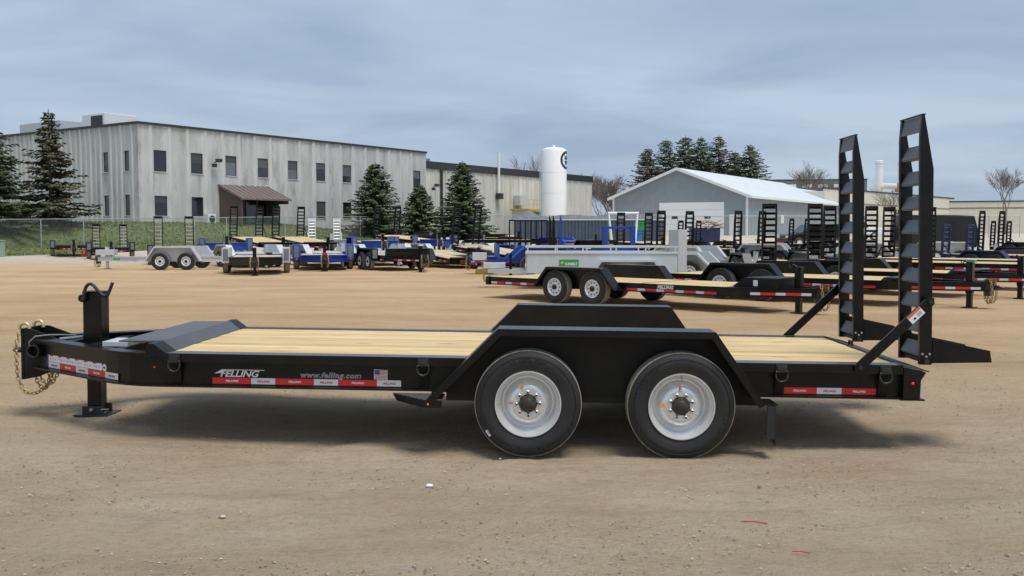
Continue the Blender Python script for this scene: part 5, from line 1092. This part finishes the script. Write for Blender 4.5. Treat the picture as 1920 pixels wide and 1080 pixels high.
for p in (1645, 1687):
    o = thing('exhaust_stack', 'left white exhaust stack on the beige building' if p == 1645 else 'right white exhaust stack, next to the near main ramp', 'stack', (px(p, 165), 165, 7.0), group='white exhaust stacks')
    MB().lathe([(0.62, 0), (0.62, 5.6), (0.66, 5.6), (0.66, 6.5), (0.5, 6.6), (0, 6.6)], 20, axis='z').build('stack_pipe', WHITE, o, smooth=30); MB().lathe([(0.68, 5.9), (0.7, 6.0), (0.68, 6.1)], 20, axis='z').build('stack_band', GALV, o)
du = thing('roof_duct', 'curled pale roof duct between the two white stacks', 'duct', (px(1664, 162), 162, 8.0)); MB().tube([(-1.6, 0, 0), (-1.5, 0, 0.9), (-0.8, 0, 1.2), (1.6, 0, 1.1)], 0.5, 10).build('duct_pipe', BEIGE, du, smooth=50); box('duct_hood', mat('rust_hood', (0.35, 0.2, 0.14), 0.8), du, 1.2, 2.4, -0.6, 0.6, 0.2, 1.6)
# ------------------------------------------------------------------ container, tarps, bins, vehicles, odds and ends
CN = thing('roll_off_container', 'long slate-blue steel container row with grey tarped heaps on top', 'container', (px(965, 84), 86.0, 0.5), (0, 0, R(-2)))
for i in range(44): box('corrugation', CONTAINER, CN, 0.05 + i * 0.295, 0.22 + i * 0.295, -0.06, 0.0, 0.1, 2.15)
box('container_body', CONTAINER, CN, 0, 13.1, 0, 2.4, 0, 2.2); box('top_edge', GALV, CN, -0.05, 13.15, -0.10, -0.062, 2.15, 2.25)
tp = MB(); nx_, ny_ = 60, 10; v = [(0.1 + 12.9 * i / nx_, 0.1 + 2.2 * j / ny_, 2.1 + math.sin(math.pi * j / ny_) * (0.45 + 0.45 * noise.noise(Vector((i * 0.11, j * 0.2, 4))) + 0.25 * abs(noise.noise(Vector((i * 0.3, j * 0.5, 1)))))) for j in range(ny_ + 1) for i in range(nx_ + 1)]
tp.add(v, [(j * (nx_ + 1) + i, j * (nx_ + 1) + i + 1, (j + 1) * (nx_ + 1) + i + 1, (j + 1) * (nx_ + 1) + i) for j in range(ny_) for i in range(nx_)]); tp.build('tarp', TARP, CN, smooth=60)
def crate(label, name, p, D, w, d, h, m, cat, lift=0.0):
    o = thing(name, label, cat, (px(p, D), D, terrain(0, D) + lift)); mb = MB().box(-w / 2, w / 2, -d / 2, d / 2, 0, h); mb.build('body', m, o, bevel=0.03); box('rim', m, o, -w / 2 - 0.04, w / 2 + 0.04, -d / 2 - 0.04, d / 2 + 0.04, h, h + 0.08)
    for k in range(4): box('rib', m, o, -w / 2 + w * (k + 0.3) / 4, -w / 2 + w * (k + 0.5) / 4, -d / 2 - 0.03, -d / 2 - 0.001, 0.05, h)
    return o
crate('bright blue bin below the white A-frame', 'blue_bin', 1193, 66.5, 0.7, 0.6, 0.55, BLUEB, 'bin', 0.75); o = crate('green and white machine cabinet beside the white A-frame', 'machine_cabinet', 1201, 72, 0.8, 0.6, 0.5, GREENV, 'cabinet', 1.35)
DP = crate('dark blue dumpster full of scrap lumber before the white shed door', 'dumpster', 1320, 84, 2.4, 1.6, 1.15, NAVY, 'dumpster')
r2 = random.Random(5)
for i in range(16):
    M = Matrix.Translation((r2.uniform(-0.7, 1.3), r2.uniform(-0.5, 0.5), r2.uniform(1.2, 1.75))) @ Matrix.Rotation(r2.uniform(-0.5, 0.5), 4, 'Y') @ Matrix.Rotation(r2.uniform(-1, 1), 4, 'Z')
    MB().box(-0.6, 0.6, -0.07, 0.07, -0.03, 0.03, M).build('scrap_board', PALLET, DP)
# lumber pile lying on the bin is carried by it; snow plough blade
PLW = thing('plough_blade', 'red snow plough blade in front of the shed side wall', 'plough', (px(1467, 78), 78, terrain(0, 78)), (0, 0, R(25)))
PLW.scale = (0.62, 0.62, 0.62)
MB().prism([(0.0, 0.05), (0.12, 0.0), (0.22, 0.35), (0.20, 0.75), (0.05, 1.0), (0.0, 0.97), (0.13, 0.72), (0.15, 0.38)], -0.95, 0.95, axis='x').build('blade', REDP, PLW)
for x in (-0.6, 0, 0.6): box('blade_rib', REDP, PLW, x - 0.03, x + 0.03, 0.16, 0.34, 0.1, 0.9)
def car(label, name, cat, X, Y, head, body, pickup=False):
    C = thing(name, label, cat, (X, Y, terrain(X, Y)), (0, 0, R(head)))
    prof = [(-2.3, 0.45), (-2.35, 0.85), (-2.1, 1.0), (-1.15, 1.08), (-0.45, 1.72), (0.9, 1.76) if pickup else (1.9, 1.78), (1.15, 1.12) if pickup else (2.3, 1.15), (2.6, 1.1) if pickup else (2.38, 1.0), (2.6, 0.5) if pickup else (2.38, 0.5)]
    MB().prism(prof, -0.92, 0.92).build('body', body, C, bevel=0.08)
    gl_ = [(-0.98, 1.12), (-0.42, 1.62), (0.80 if pickup else 1.75, 1.66), (0.98 if pickup else 2.0, 1.14)]
    for s in (-1, 1):
        MB().prism(gl_, s * 0.90, s * 0.935).build('side_window', GLASS, C)
        for x in (-1.45, 1.55): wheel(C, x, s * 0.96, 0.37, s, 0.37, n=16, detail=False)
    MB().prism([(-1.14, 1.10), (-0.46, 1.70), (-0.48, 1.71), (-1.17, 1.11)], -0.78, 0.78).build('windscreen', GLASS, C)
    for s in (-1, 1): box('headlight', INKW, C, -2.36, -2.30, s * 0.65 - 0.15, s * 0.65 + 0.15, 0.72, 0.88); box('tail_light', REDL if False else REDP, C, 2.37 if not pickup else 2.58, 2.42 if not pickup else 2.63, s * 0.8 - 0.08, s * 0.8 + 0.08, 0.75, 1.05)
    box('bumper', FASCIA, C, -2.42, -2.28, -0.9, 0.9, 0.40, 0.58)
car('black sport utility vehicle parked before the shed side wall', 'parked_car', 'car', px(1520, 74), 74, 12, CARB)
car('white pickup truck beyond the twin ramps right of the far main ramp', 'pickup_truck', 'truck', px(1598, 88), 88, 8, CARW, True)
ET = thing('enclosed_trailer', 'black enclosed box trailer right of the near main ramp', 'trailer', (px(1746, 66), 66, terrain(0, 66)), (0, 0, R(178)))
MB().prism([(-2.5, 0.35), (-2.8, 0.9), (-2.35, 2.45), (2.4, 2.5), (2.45, 0.35)], -1.1, 1.1).build('box_body', CARB, ET, bevel=0.05); box('roof_edge', GALV, ET, -2.3, 2.4, -1.14, 1.14, 2.505, 2.56)
for s in (-1, 1):
    for x in (-0.1, 0.75): wheel(ET, x, s * 1.22, 0.36, s, 0.37, n=14, detail=False)
UB = thing('utility_box', 'pale green utility cabinet at the far left edge', 'cabinet', (px(-5, 60), 60, terrain(0, 60)))
box('cabinet_body', mat('pale_green', (0.32, 0.42, 0.36), 0.6), UB, -0.35, 0.35, -0.3, 0.3, 0, 0.95, 0.02); box('cabinet_lid', mat('pale_green', (0.32, 0.42, 0.36), 0.6), UB, -0.38, 0.38, -0.33, 0.33, 0.96, 1.02, 0.01)
rc = MB().lathe([(0.0, 0.0), (0.2, 0.0), (0.22, 0.1), (0.12, 0.3), (0.04, 0.34), (0, 0.34)], 12, axis='z').build('red_cap', REDP, None, smooth=40, loc=(px(158, 60), 60, terrain(0, 60))); tag(rc, 'small red cap on the gravel by the left fence trailers', 'cap')
# litter on the near ground
def scrap(name, label, cat, pts, m, t=0.006):
    tag(MB().prism(pts, 0.002, 0.002 + t, axis='z').build(name, m), label, cat)
def blob(cx, cy, w, h_, seed): r = random.Random(seed); return [(cx + w * math.cos(a) * r.uniform(0.7, 1.1), cy + h_ * math.sin(a) * r.uniform(0.7, 1.1)) for a in [i * 0.785 for i in range(8)]]
def stone(name, label, x, y, s, m, seed):
    r = random.Random(seed); bm = bmesh.new(); bmesh.ops.create_icosphere(bm, subdivisions=2, radius=1)
    for v in bm.verts: v.co *= 1 + 0.25 * noise.noise(v.co * 1.7 + Vector((seed, 0, 0))); v.co = Vector((v.co.x * s[0], v.co.y * s[1], v.co.z * s[2]))
    me = bpy.data.meshes.new(name); bm.to_mesh(me); bm.free(); me.materials.append(m); me.polygons.foreach_set('use_smooth', [True] * len(me.polygons)); tag(obj(name, me, None, 0, (x, y, s[2] * 0.7)), label, 'stone')
stone('pale_stone', 'bright white stone on the dirt in front of the front wheel', -0.54, 6.30, (0.026, 0.02, 0.014), WHITE, 2); stone('pale_stone', 'small pale stone on the dirt at lower left', -1.69, 5.62, (0.018, 0.014, 0.008), mat('pale_chip', (0.5, 0.5, 0.44), 0.8), 4)
stone('dark_stone', 'small dark stone below the rear wheel', 1.62, 6.30, (0.016, 0.012, 0.008), mat('pebble_dark', (0.24, 0.195, 0.145)), 5)
for k, (lb, a, b) in enumerate((('longer red strap scrap lying on the dirt at lower right', (1.32, 5.53), (1.46, 5.49)), ('shorter red strap scrap nearer the bottom edge', (1.46, 5.00), (1.545, 4.97)))):
    A_, B_ = Vector(a), Vector(b); mid = (A_ + B_) / 2 + Vector((0, 0.006)); tag(MB().tube([(A_.x, A_.y, 0.006), (mid.x, mid.y, 0.009), (B_.x, B_.y, 0.005)], 0.0035, 6).build('strap_scrap', REDP), lb, 'scrap', 'red strap scraps')
tag(MB().tube([(-0.73, 4.72, 0.004), (-0.728, 4.68, 0.02)], 0.004, 5).build('straw_stalk', PALLET), 'single dry straw stalk at the bottom edge', 'straw')
